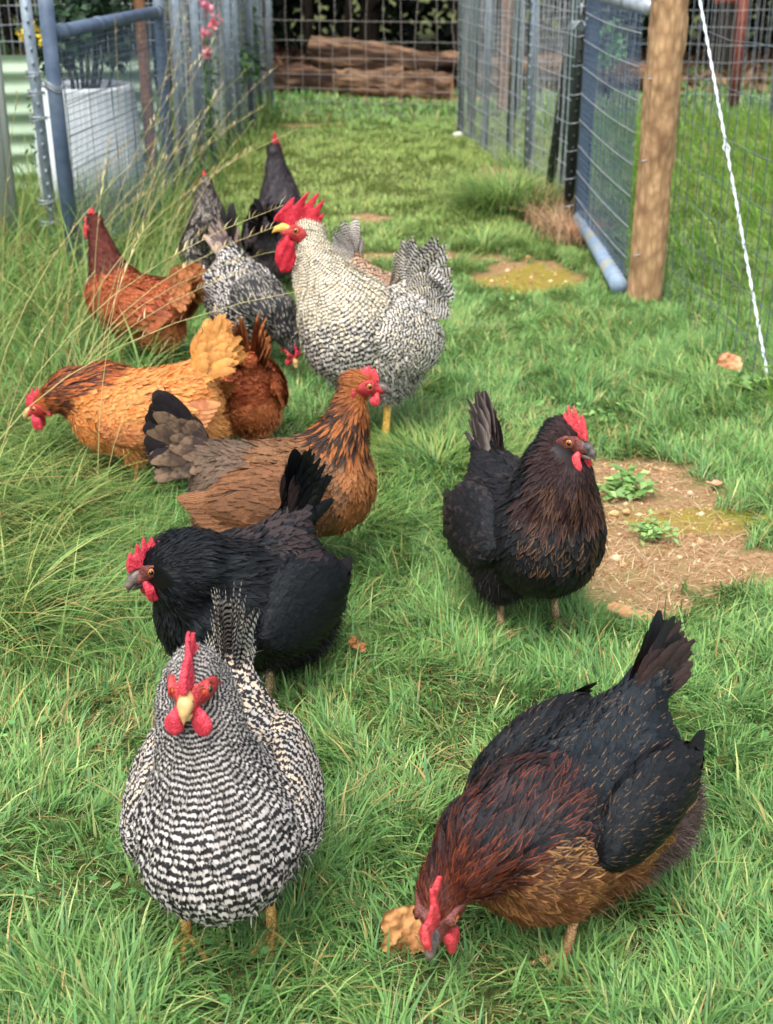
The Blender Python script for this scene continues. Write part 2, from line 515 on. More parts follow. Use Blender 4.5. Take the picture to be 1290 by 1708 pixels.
def trace(bvh, P, T, L, k):
    """walk k points along direction T over the surface; returns centres, tangents, normals (n,k,3)"""
    n = len(P)
    C = np.zeros((n, k, 3)); NN = np.zeros((n, k, 3)); TT = np.zeros((n, k, 3))
    st = (L / (k - 1))
    fn = bvh.find_nearest
    cur = P.copy(); t = T.copy()
    for j in range(k):
        res = [fn(p) for p in cur.tolist()]
        cur = np.array([q[0] for q in res]); nn = np.array([q[1] for q in res])
        t = t - nn * np.sum(t * nn, 1)[:, None]; t /= np.linalg.norm(t, axis=1)[:, None] + 1e-9
        C[:, j] = cur; NN[:, j] = nn; TT[:, j] = t
        if j < k - 1: cur = cur + t * st[:, None]
    # soften the faceted normals along each feather
    for _ in range(2):
        NN[:, 1:-1] = (NN[:, :-2] + NN[:, 1:-1] + NN[:, 2:]) / 3
        C[:, 1:-1] = (C[:, :-2] + 2 * C[:, 1:-1] + C[:, 2:]) / 4
    NN /= np.linalg.norm(NN, axis=-1)[..., None] + 1e-9
    return C, TT, NN

def cover(pl, V, Q, D, Gd, size, colf, lab, r, spacing=0.36, skip=None, gravity=0.0, curv=0.07, loose=1.0, undercol=0.55, side=0):
    """lay shingled feathers over a surface. size(P, n, D, lab) -> L, W, pointed(0/1)"""
    Nv = vnormals(V, Q)
    bvh = BVHTree.FromPolygons(V.tolist(), Q.tolist())
    T3, ba, area = scatter(V, Q, 40000, r)
    P = np.einsum('ni,nij->nj', ba, V[T3]); n = np.einsum('ni,nij->nj', ba, Nv[T3]); g = np.einsum('ni,nij->nj', ba, Gd[T3])
    d = np.einsum('ni,ni->n', ba, D[T3]); lb = lab[T3[:, 0]]
    L, W, pt = size(P, n, d, lb)
    ok = L > 0
    if skip is not None: ok &= ~skip(P, n, d)
    P, n, g, d, lb, L, W, pt = (a[ok] for a in (P, n, g, d, lb, L, W, pt))
    ix = thin(P, np.minimum(L * spacing, W * 1.5), r)
    P, n, g, d, lb, L, W, pt = (a[ix] for a in (P, n, g, d, lb, L, W, pt))
    m = len(P)
    g = g + np.array([0, 0, -1.0]) * gravity + r.normal(0, 0.10 * loose, (m, 3))
    g = g - n * np.sum(g * n, 1)[:, None]; g /= np.linalg.norm(g, axis=1)[:, None] + 1e-9
    L = L * r.uniform(0.82, 1.2, m); W = W * r.uniform(0.85, 1.12, m)
    rnd = r.random(m)
    ca, cb, w = colf(P, n, lb, d, rnd)
    k = 6
    P0 = P - g * (L * 0.35)[:, None]
    C, TT, NN = trace(bvh, P0, g, L, k)
    v = np.linspace(0, 1, k)
    lift = -0.0012 + (0.0034 + r.uniform(0, 0.0035, m) * loose)[:, None] * (v ** 1.4)[None] * (L / 0.03)[:, None] ** 0.6
    prof = np.where(pt[:, None] > 0.5, PROF_POINT[None], PROF_ROUND[None])
    cv = np.full(m, curv) if np.isscalar(curv) else curv(d, lb)
    pl.feathers(C, TT, NN, W * 0.5, prof, lift, cv, ca, cb, d - L * 0.35, rnd, w, L, tilt=r.normal(0, 0.10 * loose, m))
    # undercoat
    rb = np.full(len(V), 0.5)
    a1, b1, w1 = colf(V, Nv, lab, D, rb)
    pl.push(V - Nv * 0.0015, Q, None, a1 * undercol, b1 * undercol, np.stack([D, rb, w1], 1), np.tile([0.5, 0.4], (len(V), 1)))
    return bvh

def fuzz(pl, V, Q, D, Gd, lab, colf, r, n, L0, fn_keep, spread=0.5, out=0.45, w0=0.0008, grav=0.3):
    Nv = vnormals(V, Q)
    T3, ba, _ = scatter(V, Q, n, r)
    P = np.einsum('ni,nij->nj', ba, V[T3]); nn = np.einsum('ni,nij->nj', ba, Nv[T3]); g = np.einsum('ni,nij->nj', ba, Gd[T3])
    d = np.einsum('ni,ni->n', ba, D[T3]); lb = lab[T3[:, 0]]
    ok = fn_keep(P, nn, d, lb, r)
    P, nn, g, d, lb = P[ok], nn[ok], g[ok], d[ok], lb[ok]; m = len(P)
    if not m: return
    rnd = r.random(m)
    ca, cb, w = colf(P, nn, lb, d, rnd)
    t = g + nn * out + r.normal(0, spread, (m, 3)) - np.array([0, 0, grav])
    t /= np.linalg.norm(t, axis=1)[:, None]
    L = L0 * r.uniform(0.5, 1.3, m)
    side = np.cross(t, r.normal(0, 1, (m, 3)))
    pl.strands(P + nn * 0.002, t, side, L, np.full(m, w0), ca * r.uniform(0.85, 1.35, m)[:, None], rnd, d, cb, w)

def big_feathers(pl, base, dirs, nrm, L, W, bend, ca, cb, w, r, rows=12, cols=5, cup=0.25, droop=None, tipround=0.55, s0=0.0):
    """large quills. base,dirs,nrm (n,3); bend curvature toward 'droop' vectors"""
    n = len(base)
    v = np.linspace(0, 1, rows)
    t = dirs / np.linalg.norm(dirs, axis=1)[:, None]
    nn = nrm - t * np.sum(nrm * t, 1)[:, None]; nn /= np.linalg.norm(nn, axis=1)[:, None]
    dr = np.zeros((n, 3)) if droop is None else droop
    C = np.zeros((n, rows, 3)); TT = np.zeros((n, rows, 3)); cur = base.copy()
    for j in range(rows):
        tj = t + dr * (bend * v[j] ** 1.1)[:, None]; tj /= np.linalg.norm(tj, axis=1)[:, None]
        C[:, j] = cur; TT[:, j] = tj
        cur = cur + tj * (L / (rows - 1))[:, None]
    NN = np.repeat(nn[:, None], rows, 1); NN = NN - TT * np.sum(NN * TT, -1)[..., None]; NN /= np.linalg.norm(NN, axis=-1)[..., None]
    prof = np.minimum(0.35 + v * 1.5, 1.0) * np.sqrt(np.clip(1 - ((v - 0.62) / 0.40).clip(0) ** 2.4, 0.004, 1))
    rag = 1 + r.normal(0, 0.035, (n, rows)); rag[:, :2] = 1
    rnd = r.random(n)
    pl.feathers(C, TT, NN, W * 0.5, prof[None] * rag, np.zeros((n, rows)), W / (cup * 2) + 1e-3, ca, cb, np.full(n, s0), rnd, w, L, cols=cols)
    # frayed barbs along both edges
    nb = 16; fi = np.repeat(np.arange(n), nb); m = len(fi); jj = r.integers(int(rows * 0.25), rows, m); sg = np.where(r.random(m) < 0.5, 1.0, -1.0)
    Bv = np.cross(NN[fi, jj], TT[fi, jj]); Bv /= np.linalg.norm(Bv, axis=1)[:, None] + 1e-9
    P0 = C[fi, jj] + Bv * (sg * W[fi] * 0.5 * prof[jj] * 0.8)[:, None] - TT[fi, jj] * (W[fi] * 0.12)[:, None]
    tt = TT[fi, jj] + Bv * (sg * r.uniform(0.15, 0.6, m))[:, None] + r.normal(0, 0.12, (m, 3)); tt /= np.linalg.norm(tt, axis=1)[:, None]
    pl.strands(P0, tt, NN[fi, jj], W[fi] * r.uniform(0.25, 0.55, m), np.full(m, 0.0006), ca[fi] * r.uniform(0.8, 1.3, m)[:, None], rnd[fi], s0 + v[jj] * L[fi], cb[fi], w[fi])

# ------------------------------------------------------------------ skin materials
def skin_mat(name, c1, c2, rough=0.5, scale=260):
    m = noise_mat(name, lin(*c1), lin(*c2), scale=scale, rough=rough, spec=0.4, bump=0.6, bdist=0.001, sss=0.08, lo=0.3, hi=0.7)
    nt = m.node_tree; b = nt.nodes['Principled BSDF']; tc = N(nt, 'ShaderNodeTexCoord').outputs['Object']
    vo = N(nt, 'ShaderNodeTexVoronoi', inp={'Scale': 420.0}); nt.links.new(tc, vo.inputs['Vector'])
    n2 = N(nt, 'ShaderNodeTexNoise', inp={'Scale': 90.0, 'Detail': 3}); nt.links.new(tc, n2.inputs['Vector'])
    old = b.inputs['Base Color'].links[0].from_socket
    d = M(nt, 'MULTIPLY', vo.outputs['Distance'], 1.1, clamp=True)
    c = MIX(nt, M(nt, 'MULTIPLY', d, 0.75), old, tuple(lin(*c1) * 0.42))
    mr = N(nt, 'ShaderNodeMapRange', inp={1: 0.5, 2: 0.72}); nt.links.new(n2.outputs[0], mr.inputs[0])
    c = MIX(nt, M(nt, 'MULTIPLY', mr.outputs[0], 0.5), c, tuple(np.minimum(lin(*c2) * 1.15 + 0.03, 1)))
    nt.links.new(c, b.inputs['Base Color'])
    bp = N(nt, 'ShaderNodeBump', inp={'Strength': 0.9, 'Distance': 0.0012}); bp.invert = True
    nt.links.new(vo.outputs['Distance'], bp.inputs['Height']); nt.links.new(b.inputs['Normal'].links[0].from_socket, bp.inputs['Normal']); nt.links.new(bp.outputs[0], b.inputs['Normal'])
    return m
MAT = {}
MAT['comb'] = skin_mat('red_comb_skin', (200, 32, 58), (232, 78, 96))
MAT['comb_pale'] = skin_mat('pale_red_comb_skin', (214, 46, 62), (236, 96, 98))
MAT['comb_dark'] = skin_mat('rooster_comb_skin', (186, 12, 40), (214, 34, 60))
MAT['face_red'] = skin_mat('red_face_skin', (170, 40, 46), (206, 74, 74), scale=420)
MAT['face_dark'] = skin_mat('dusky_face_skin', (84, 46, 42), (140, 70, 62), scale=420)
MAT['lobe'] = skin_mat('ear_lobe_skin', (190, 50, 58), (212, 84, 84))
MAT['lobe_white'] = skin_mat('white_lobe_skin', (206, 190, 186), (226, 214, 206))
MAT['beak_horn'] = noise_mat('horn_beak', lin(206, 172, 118), lin(176, 140, 92), scale=60, rough=0.4, bump=0.2, stretch=(1, 1, 1))
MAT['beak_dark'] = noise_mat('dark_beak', lin(52, 50, 54), lin(122, 108, 98), scale=50, rough=0.38, bump=0.2)
MAT['beak_yellow'] = noise_mat('yellow_beak', lin(226, 186, 92), lin(200, 160, 80), scale=50, rough=0.4, bump=0.2)
MAT['eye_ring'] = noise_mat('amber_iris', lin(170, 90, 30), lin(200, 120, 50), scale=200, rough=0.15, spec=0.8, bump=0)
MAT['pupil'] = new_mat('black_pupil', 0.08, 0.8, (0.004, 0.004, 0.004))[0]
def leg_mat(name, c1, c2, c3):
    m, nt, b = new_mat(name, 0.5, 0.4)
    tc = N(nt, 'ShaderNodeTexCoord').outputs['Object']
    mp = N(nt, 'ShaderNodeMapping'); mp.inputs['Scale'].default_value = (1, 1, 1.5); nt.links.new(tc, mp.inputs[0])
    vo = N(nt, 'ShaderNodeTexVoronoi', feature='DISTANCE_TO_EDGE', inp={'Scale': 150}); nt.links.new(mp.outputs[0], vo.inputs['Vector'])
    mr = N(nt, 'ShaderNodeMapRange', inp={1: 0.0, 2: 0.12}); nt.links.new(vo.outputs['Distance'], mr.inputs[0])
    no = N(nt, 'ShaderNodeTexNoise', inp={'Scale': 60}); nt.links.new(tc, no.inputs['Vector'])
    mc = N(nt, 'ShaderNodeMapRange', inp={1: 0.4, 2: 0.6}); nt.links.new(no.outputs[0], mc.inputs[0])
    c = MIX(nt, mr.outputs[0], lin(*c3), MIX(nt, mc.outputs[0], lin(*c1), lin(*c2)))
    nt.links.new(c, b.inputs['Base Color'])
    bp = N(nt, 'ShaderNodeBump', inp={'Strength': 0.6, 'Distance': 0.001}); nt.links.new(mr.outputs[0], bp.inputs['Height']); nt.links.new(bp.outputs[0], b.inputs['Normal'])
    return m
MAT['leg_yellow'] = leg_mat('yellow_leg_scales', (216, 176, 100), (196, 140, 76), (150, 100, 50))
MAT['leg_dark'] = leg_mat('mottled_leg_scales', (196, 168, 124), (150, 118, 84), (60, 46, 40))
MAT['leg_tan'] = leg_mat('tan_leg_scales', (206, 160, 112), (176, 128, 90), (120, 80, 56))
MAT['leg_rooster'] = leg_mat('rooster_leg_scales', (232, 196, 92), (214, 168, 76), (160, 116, 50))

def comb_part(parent, Hm, Hp, sc, mat, spec, name='comb'):
    """single comb: blade with points. spec: length, height, n points, lop (lean), thick"""
    ln, ht, npt, lean, th = spec
    xs = np.linspace(0, 1, 200)
    body = ht * 0.48 * np.sin(np.clip(xs * 1.08, 0, 1) * math.pi) ** 0.55
    env = 0.35 + 0.65 * np.sin(np.clip(xs * 0.95 + 0.08, 0, 1) * math.pi) ** 0.8
    teeth = ht * 0.56 * env * np.abs(np.sin(xs * math.pi * npt)) ** 1.2
    top = body + teeth * (xs < 0.985)
    def fn(P):
        x = P[:, 0]; y = P[:, 1]; z = P[:, 2]
        u = 1 - (x + ln * 0.5) / ln             # u=0 at the front
        sh = x + np.clip(z, 0, None) * 0.35       # points rake backward
        u = np.clip(1 - (sh + ln * 0.5) / ln, 0, 1)
        yo = y - lean * np.clip(z, 0, 1) ** 2 * 60 - 0.0014 * np.sin(x * 240)
        tp = np.interp(u, xs, top)
        dz = (z - tp) * 0.5
        dl = np.maximum(np.abs(sh) - ln * 0.5, 0) 
        thk = th * (1 - 0.55 * np.clip(z / ht, 0, 1)) * (1 + 0.15 * np.sin(x * 700) * np.sin(z * 600))
        a = np.maximum(dz + dl * 2, np.abs(yo) - thk)
        return np.maximum(a, -z - 0.008) + 0.0003
    V, Q = surface_nets(fn, (-ln * 0.75, -0.016, -0.009), (ln * 0.75, 0.016 + abs(lean) * 60 * ht * ht, ht * 1.12), 0.0011 if ht < 0.04 else 0.0015)
    for _ in range(2): V = relax(V, Q)
    return mesh_np(name, (V @ Hm.T + Hp) * sc, Q, mat, parent)

def relax(V, Q):
    A = V.copy(); c = np.ones(len(V))
    for i in range(4):
        j = (i + 1) % 4
        np.add.at(A, Q[:, i], V[Q[:, j]]); np.add.at(c, Q[:, i], 1)
        np.add.at(A, Q[:, j], V[Q[:, i]]); np.add.at(c, Q[:, j], 1)
    return A / c[:, None]

def sdf_part(name, fn, lo, hi, h, mat, parent, sc, Hm=None, Hp=None, rel=1):
    V, Q = surface_nets(fn, lo, hi, h)
    for _ in range(rel): V = relax(V, Q)
    if Hm is not None: V = V @ Hm.T + Hp
    return mesh_np(name, V * sc, Q, mat, parent)

def sphere_part(name, c, r, mat, parent, sc, Hm, Hp, scale=(1, 1, 1)):
    u = np.linspace(0, math.pi, 9); v = np.linspace(0, 2 * math.pi, 15)[:-1]
    V = np.array([[math.sin(a) * math.cos(b), math.sin(a) * math.sin(b), math.cos(a)] for a in u for b in v]) * r * np.array(scale) + np.array(c)
    Q = [[i * 14 + j, (i + 1) * 14 + j, (i + 1) * 14 + (j + 1) % 14, i * 14 + (j + 1) % 14] for i in range(8) for j in range(14)]
    return mesh_np(name, (V @ Hm.T + Hp) * sc, np.array(Q), mat, parent)

def make_head(root, S, Hm, Hp, sc):
    hs = S.get('hs', 1.0)
    Hm2 = Hm * hs
    face = MAT[S.get('face', 'face_red')]
    def ffn(P):
        sk = sd_ell(P, (-0.004, 0, 0.002), (0.0255, 0.0178, 0.0185)) - 0.0012
        q = np.sqrt(((P[:, 0] - 0.0135) / 0.0160) ** 2 + ((P[:, 2] + 0.0022) / 0.0128) ** 2)
        a = np.maximum(np.maximum(sk, (q - 1) * 0.012), 0.0045 - np.abs(P[:, 1]))
        a = smin(a, sd_cone(P, (0.006, 0, -0.001), (0.026, 0, -0.0010), 0.0130, 0.0074), 0.004)
        # brow ridge, ring of the eyelid
        for s_ in (1, -1):
            a = smin(a, sd_cone(P, (0.005, s_ * 0.0142, 0.0085), (0.017, s_ * 0.0112, 0.0078), 0.0008, 0.0008), 0.002)
            q2 = P - np.array([0.0128, s_ * 0.0138, 0.0036]); rr = np.sqrt(q2[:, 0] ** 2 + q2[:, 2] ** 2)
            a = smin(a, np.sqrt((rr - 0.0054) ** 2 + q2[:, 1] ** 2) - 0.0013, 0.0015)
        # eye sockets
        for s_ in (1, -1):
            e = sd_ell(P, (0.0128, s_ * 0.0165, 0.0036), (0.0046, 0.0055, 0.0044))
            a = -smin(-a, e, 0.0015)
        return a + 0.0005 * np.sin(P[:, 0] * 1500) * np.sin(P[:, 2] * 1400) * 0.6
    sdf_part('face', ffn, (-0.01, -0.024, -0.02), (0.036, 0.024, 0.022), 0.0010, face, root, sc, Hm2, Hp)
    for s_ in (1, -1):
        e = sphere_part('eye', (0.0128, s_ * 0.0108, 0.0036), 0.0056, MAT['eye_ring'], root, sc, Hm2, Hp)
        sphere_part('pupil', (0.0138, s_ * 0.0150, 0.0039), 0.0027, MAT['pupil'], e, sc, Hm2, Hp, (1, 0.8, 1))
        lr = S.get('lobe', 0.0075)
        def lfn(P, s_=s_): return sd_ell(P, (-0.007, s_ * 0.0165, -0.010), (lr * 0.60, 0.0035, lr * 1.15)) + 0.0004 * np.sin(P[:, 2] * 1500)
        sdf_part('ear_lobe', lfn, (-0.02, -0.026, -0.026), (0.01, 0.026, 0.008), 0.0012, MAT[S.get('lobemat', 'lobe')], root, sc, Hm2, Hp)
        # wattle: a thin hanging lobe
        wl_, ww = S.get('wattle', (0.017, 0.011))
        wt = S.get('wthick', 0.0034); wy = S.get('wy', 0.0095)
        def wfn(P, s_=s_):
            a = sd_ell(P, (S.get('wx', 0.024), s_ * wy, -0.011 - wl_ * 0.9), (ww, wt, wl_))
            b = sd_cone(P, (0.024, s_ * 0.006, -0.008), (0.021, s_ * 0.008, -0.016), 0.0035, 0.005)
            return smin(a, b, 0.006) + 0.0007 * np.sin(P[:, 0] * 520 + P[:, 2] * 180)
        sdf_part('wattle', wfn, (-0.012, -0.028, -0.022 - wl_ * 2.1), (0.05, 0.028, 0.004), 0.0013, MAT[S.get('wattlemat', S.get('combmat', 'comb'))], root, sc, Hm2, Hp)
    # beak: two curved mandibles
    op = S.get('gape', 0.0)
    bl = S.get('beak_len', 1.0)
    def up(P):
        pts = [(0.018, 0, 0.001), (0.030, 0, 0.0015), (0.038 * bl, 0, -0.002), (0.0435 * bl, 0, -0.0085)]
        rr = [0.0078, 0.0064, 0.0042, 0.0008]
        a = None
        for i in range(3):
            q = P.copy(); q[:, 1] *= 1.15
            d = sd_cone(q, pts[i], pts[i + 1], rr[i], rr[i + 1]); a = d if a is None else smin(a, d, 0.002)
        return np.maximum(a, -(P[:, 2] + 0.0055 + (P[:, 0] - 0.018) * 0.28))
    beak = sdf_part('beak', up, (0.01, -0.012, -0.014), (0.052, 0.012, 0.012), 0.0010, MAT[S.get('beak', 'beak_horn')], root, sc, Hm2 @ rotm('Y', -op * 0.3), Hp)
    def lo(P):
        q = P.copy(); q[:, 1] *= 1.1
        a = smin(sd_cone(q, (0.018, 0, -0.0065), (0.029, 0, -0.0085), 0.0052, 0.0042), sd_cone(q, (0.029, 0, -0.0085), (0.0375 * bl, 0, -0.0090), 0.0042, 0.0012), 0.002)
        return np.maximum(a, P[:, 2] + 0.0062 + (P[:, 0] - 0.018) * 0.05)
    sdf_part('lower_mandible', lo, (0.01, -0.01, -0.018), (0.046, 0.01, 0.0), 0.0010, MAT[S.get('beak', 'beak_horn')], root, sc, Hm2 @ rotm('Y', op), Hp)
    for s_ in (1, -1): sphere_part('nostril', (0.0285, s_ * 0.0052, 0.0035), 0.0011, MAT['pupil'], beak, sc, Hm2, Hp, (1.6, 0.6, 0.8))
    cs = S.get('comb', (0.040, 0.026, 5, 0.0, 0.0034))
    comb_part(root, Hm2 @ rotm('Y', S.get('comb_tilt', -6)), Hp + Hm2 @ np.array(S.get('comb_at', (0.008, 0, 0.015))), sc, MAT[S.get('combmat', 'comb')], cs)

def make_legs(root, S, sc):
    mt = MAT[S.get('leg', 'leg_yellow')]
    for i, s_ in enumerate((1, -1)):
        fx_, fz = S.get('step', ((0, 0), (0, 0)))[i]
        lw = S.get('leg_w', 0.05)
        mb = MB()
        hock = np.array([fx_ * 0.5 - 0.012, s_ * lw, 0.118]); foot = np.array([fx_ + 0.006, s_ * (lw + 0.004), 0.012 + fz])
        r0 = S.get('leg_r', 0.0068)
        kn = [hock + t * (foot - hock) for t in np.linspace(-0.25, 1, 9)]
        mb.tube(kn, [r0 * q for q in (1.3, 1.25, 1.1, 1.0, 0.95, 0.92, 0.95, 1.05, 1.25)], 10)
        for a, ln in ((0, 0.058), (38, 0.048), (-38, 0.048), (172, 0.024)):
            a = R(a); dx, dy = math.cos(a), math.sin(a)
            base = foot.copy()
            pts = [base, base + np.array([dx, dy, 0]) * ln * 0.35 + np.array([0, 0, 0.002]), base + np.array([dx, dy, 0]) * ln * 0.75 - np.array([0, 0, 0.004]), base + np.array([dx, dy, 0]) * ln * 0.95 - np.array([0, 0, 0.006]), base + np.array([dx, dy, 0]) * ln * 1.12 - np.array([0, 0, 0.010])]
            mb.tube(pts, [r0 * 1.0, r0 * 0.78, r0 * 0.62, r0 * 0.45, r0 * 0.12], 8)
        mb.V = [v * sc for v in mb.V]
        mb.build('leg', mt, root, smooth=True)

def hen(S):
    """build one bird from its spec S"""
    r = np.random.default_rng(S['seed'])
    sc = S['scale']
    x, y = S['foot']
    root = empty(S.get('name', 'hen'), (x, y, float(hgt(x, y))), R(S['heading']))
    tag(root, S['label'], S.get('cat', 'chicken'), S.get('group'))
    # --- skeleton
    Hp = np.array(S['head'], float); hs = S['hs'] = S.get('hs', 1.38)
    hy, hp_, hr = S['hdir']
    Hm = rotm('Z', hy) @ rotm('Y', -hp_) @ rotm('X', hr)
    bp = rotm('Y', -S.get('pitch', 0))
    piv = np.array([0, 0, 0.19])
    bz = S.get('lift', 0.0)
    ln_ = S.get('len', 1.0)
    def B(p):
        p = np.array(p, float); p[0] *= ln_
        return bp @ (p - piv) + piv + np.array([0, 0, bz])
    fat = S.get('fat', 1.0)
    sh = B(S.get('shoulder', (0.075, 0, 0.235)))
    nk = S.get('neck')
    nr = S.get('neck_r', (0.030, 0.040, 0.052, 0.070))
    if nk is None:
        up = sh + (Hp - sh) * 0.5 + np.array([0.012, 0, 0.01])
        t = np.linspace(0, 1, 5)[1:-1]
        back = Hp + Hm @ np.array([-0.016, 0, -0.014]) * hs
        nk = [tuple((1 - q) ** 2 * back + 2 * q * (1 - q) * up + q * q * sh) for q in t]
    chain = [Hp + Hm @ np.array([-0.010, 0, -0.002]) * hs] + [np.array(p) for p in nk] + [sh]
    rad = [0.017 * hs] + list(np.interp(np.linspace(0, 1, len(nk) + 1), np.linspace(0, 1, len(nr)), nr))
    tb, te = B(S.get('tailroot', ((-0.12, 0, 0.25), (-0.185, 0, 0.305)))[0]), B(S.get('tailroot', ((-0.12, 0, 0.25), (-0.185, 0, 0.305)))[1])
    def prims(P):
        D = []
        D.append(sd_ell(P, Hp + Hm @ np.array([-0.004, 0, 0.002]) * hs, (0.0255 * hs, 0.0178 * hs, 0.0185 * hs), Hm))          # 0 skull
        a = None
        for i in range(len(chain) - 1):
            d = sd_cone(P, chain[i], chain[i + 1], rad[i], rad[i + 1]); a = d if a is None else smin(a, d, 0.02)
        D.append(a)                                                                           # 1 neck
        D.append(sd_ell(P, B((0.060, 0, 0.195)), (0.095, 0.086 * fat, 0.098), bp))             # 2 breast
        D.append(sd_ell(P, B((-0.03, 0, 0.197)), (0.13, 0.094 * fat, 0.092), bp))              # 3 trunk
        D.append(smin(sd_ell(P, B((-0.115, 0, 0.215)), (0.085, 0.070 * fat, 0.072), bp), sd_cone(P, tb, te, 0.056, 0.026), 0.03))   # 4 rump
        f = S.get('fluff', 1.0)
        D.append(sd_ell(P, B((-0.115, 0, 0.150)), (0.082 * f, 0.080 * f, 0.072 * f), bp))       # 5 fluff
        a = None
        for i, s_ in enumerate((1, -1)):
            fx_ = S.get('step', ((0, 0), (0, 0)))[i][0]
            d = sd_cone(P, B((0.0, s_ * 0.055, 0.165)), (fx_ * 0.5 - 0.008, s_ * 0.052, 0.108), 0.055, 0.022 + S.get('pants', 0.0))
            a = d if a is None else np.minimum(a, d)
        D.append(a)                                                                           # 6 thighs
        return D
    ph_ = r.uniform(0, 3, 3)
    def fn(P):
        D = prims(P); a = smin(D[0], D[1], 0.009)
        a = smin(a, D[2], 0.026); a = smin(a, D[3], 0.024); a = smin(a, D[4], 0.03); a = smin(a, D[5], 0.02); a = smin(a, D[6], 0.014)
        q = P * 1.0 + ph_
        bump = np.sin(q[:, 0] * 46 + 1.7 * np.sin(q[:, 1] * 31)) * np.sin(q[:, 1] * 52) * np.sin(q[:, 2] * 44 + np.sin(q[:, 0] * 23)) + 0.6 * np.sin(q[:, 0] * 90 + q[:, 2] * 30) * np.sin(q[:, 1] * 84 + q[:, 2] * 61)
        return a + 0.0032 * bump * np.clip((a + 0.05) * 40, 0, 1)
    pts = np.array(chain + [te, B((-0.2, 0.1, 0.1)), B((0.15, -0.1, 0.1)), B((0, 0, 0.3))])
    lo = pts.min(0) - 0.045; hi = pts.max(0) + 0.045; lo[1] = min(lo[1], -0.12 * fat - 0.01); hi[1] = max(hi[1], 0.12 * fat + 0.01); lo[2] = max(lo[2], 0.0) if Hp[2] > 0.08 else lo[2]
    V, Q = surface_nets(fn, lo, hi, 0.0062)
    V = relax(V, Q)
    lab = np.argmin(np.stack(prims(V), 0), 0)
    lab[lab == 0] = 0
    tipv = Hp + Hm @ np.array([0.03, 0, 0.0]) * hs
    dd = np.linalg.norm(V - tipv, axis=1); sr = np.argsort(dd)[:6]
    D = dijkstra(V, Q, [(int(i), float(dd[i])) for i in sr])
    Gd = grad_field(V, Q, D)
    hl = S.get('hackle', 0.040)
    def size(P, n, d, lb):
        L = np.clip(0.008 + 0.20 * (d - 0.03), 0.007, 0.030)
        W = np.clip(0.0035 + 0.11 * (d - 0.03), 0.0032, 0.019)
        pt = np.zeros(len(P))
        nkm = (lb <= 1)
        upper = nkm & (n @ np.array([0, 0, 1.0]) > -0.25)
        L = np.where(nkm, np.clip(0.006 + 0.30 * (d - 0.03), 0.006, hl), L)
        W = np.where(nkm, np.clip(0.0030 + 0.055 * (d - 0.03), 0.003, 0.0115), W)
        pt[nkm] = 1
        W = np.where(lb == 6, 0.016, W); L = np.where(lb == 5, 0.026, L)
        W = W * S.get('fw', 1.0)
        if S.get('fl'): L = L * S['fl']
        return L, W, pt
    hinv = np.linalg.inv(Hm)
    def skip(P, n, d):
        q = (P - Hp) @ hinv.T / hs
        side = (np.abs(q[:, 1]) > 0.008) & (((q[:, 0] - 0.0145) / 0.0165) ** 2 + ((q[:, 2] + 0.001) / 0.0142) ** 2 < 1)
        return side | ((q[:, 0] > 0.019) & (np.linalg.norm(q, axis=1) < 0.04))
    colf = S['col']
    pl = Plume()
    cv = lambda d, lb: np.where(lb == 0, 0.02, np.where(lb == 1, np.clip(0.02 + 0.2 * (d - 0.04), 0.02, 0.06), 0.085))
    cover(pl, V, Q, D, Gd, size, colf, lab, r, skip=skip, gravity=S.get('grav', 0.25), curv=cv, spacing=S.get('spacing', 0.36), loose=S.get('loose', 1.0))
    fz = S.get('fuzz', 9000)
    fuzz(pl, V, Q, D, Gd, lab, colf, r, fz, 0.020, lambda P, n, d, lb, r_: ((lb >= 5) | (r_.random(len(P)) < 0.05)) & (lb > 1), spread=0.45)
    if S.get('soft', 0.10): fuzz(pl, V, Q, D, Gd, lab, colf, r, int(fz * 1.2), 0.016, lambda P, n, d, lb, r_: (lb > 1) & (r_.random(len(P)) < S.get('soft', 0.10)), spread=0.16, out=0.10, w0=0.0006, grav=0.1)
    fuzz(pl, V, Q, D, Gd, lab, colf, r, fz, 0.009, lambda P, n, d, lb, r_: (lb <= 1) & ~skip(P, n, d) & (r_.random(len(P)) < 0.8), spread=0.18, out=0.2, w0=0.0005, grav=0.0)
    if S.get('saddle'):        # long pointed saddle feathers (rooster)
        k = S['saddle']
        Nv = vnormals(V, Q)
        ok = np.where((V[:, 0] < 0.0) & (Nv[:, 2] > 0.35) & (V[:, 0] > -0.19))[0]
        ix = r.choice(ok, min(k, len(ok)), replace=False)
        P = V[ix]; m = len(P)
        sgn = np.sign(P[:, 1] + 1e-6) 
        dr = np.stack([np.full(m, -1.0), sgn * (0.25 + np.abs(P[:, 1]) * 5), -0.25 - np.abs(P[:, 1]) * 6], 1) + r.normal(0, 0.12, (m, 3))
        rnd = r.random(m); a, b, w = colf(P, Nv[ix], np.full(m, 7), D[ix], rnd)
        big_feathers(pl, P + Nv[ix] * 0.003, dr, Nv[ix], r.uniform(0.05, 0.085, m), np.full(m, 0.009), np.full(m, 0.5), a, b, w, r, rows=8, cols=3, cup=0.3, droop=np.tile([0, 0, -1.0], (m, 1)))
    pl.build('plumage', S['mat'], root, sc)
    # --- wings
    wo = S.get('wing', {})
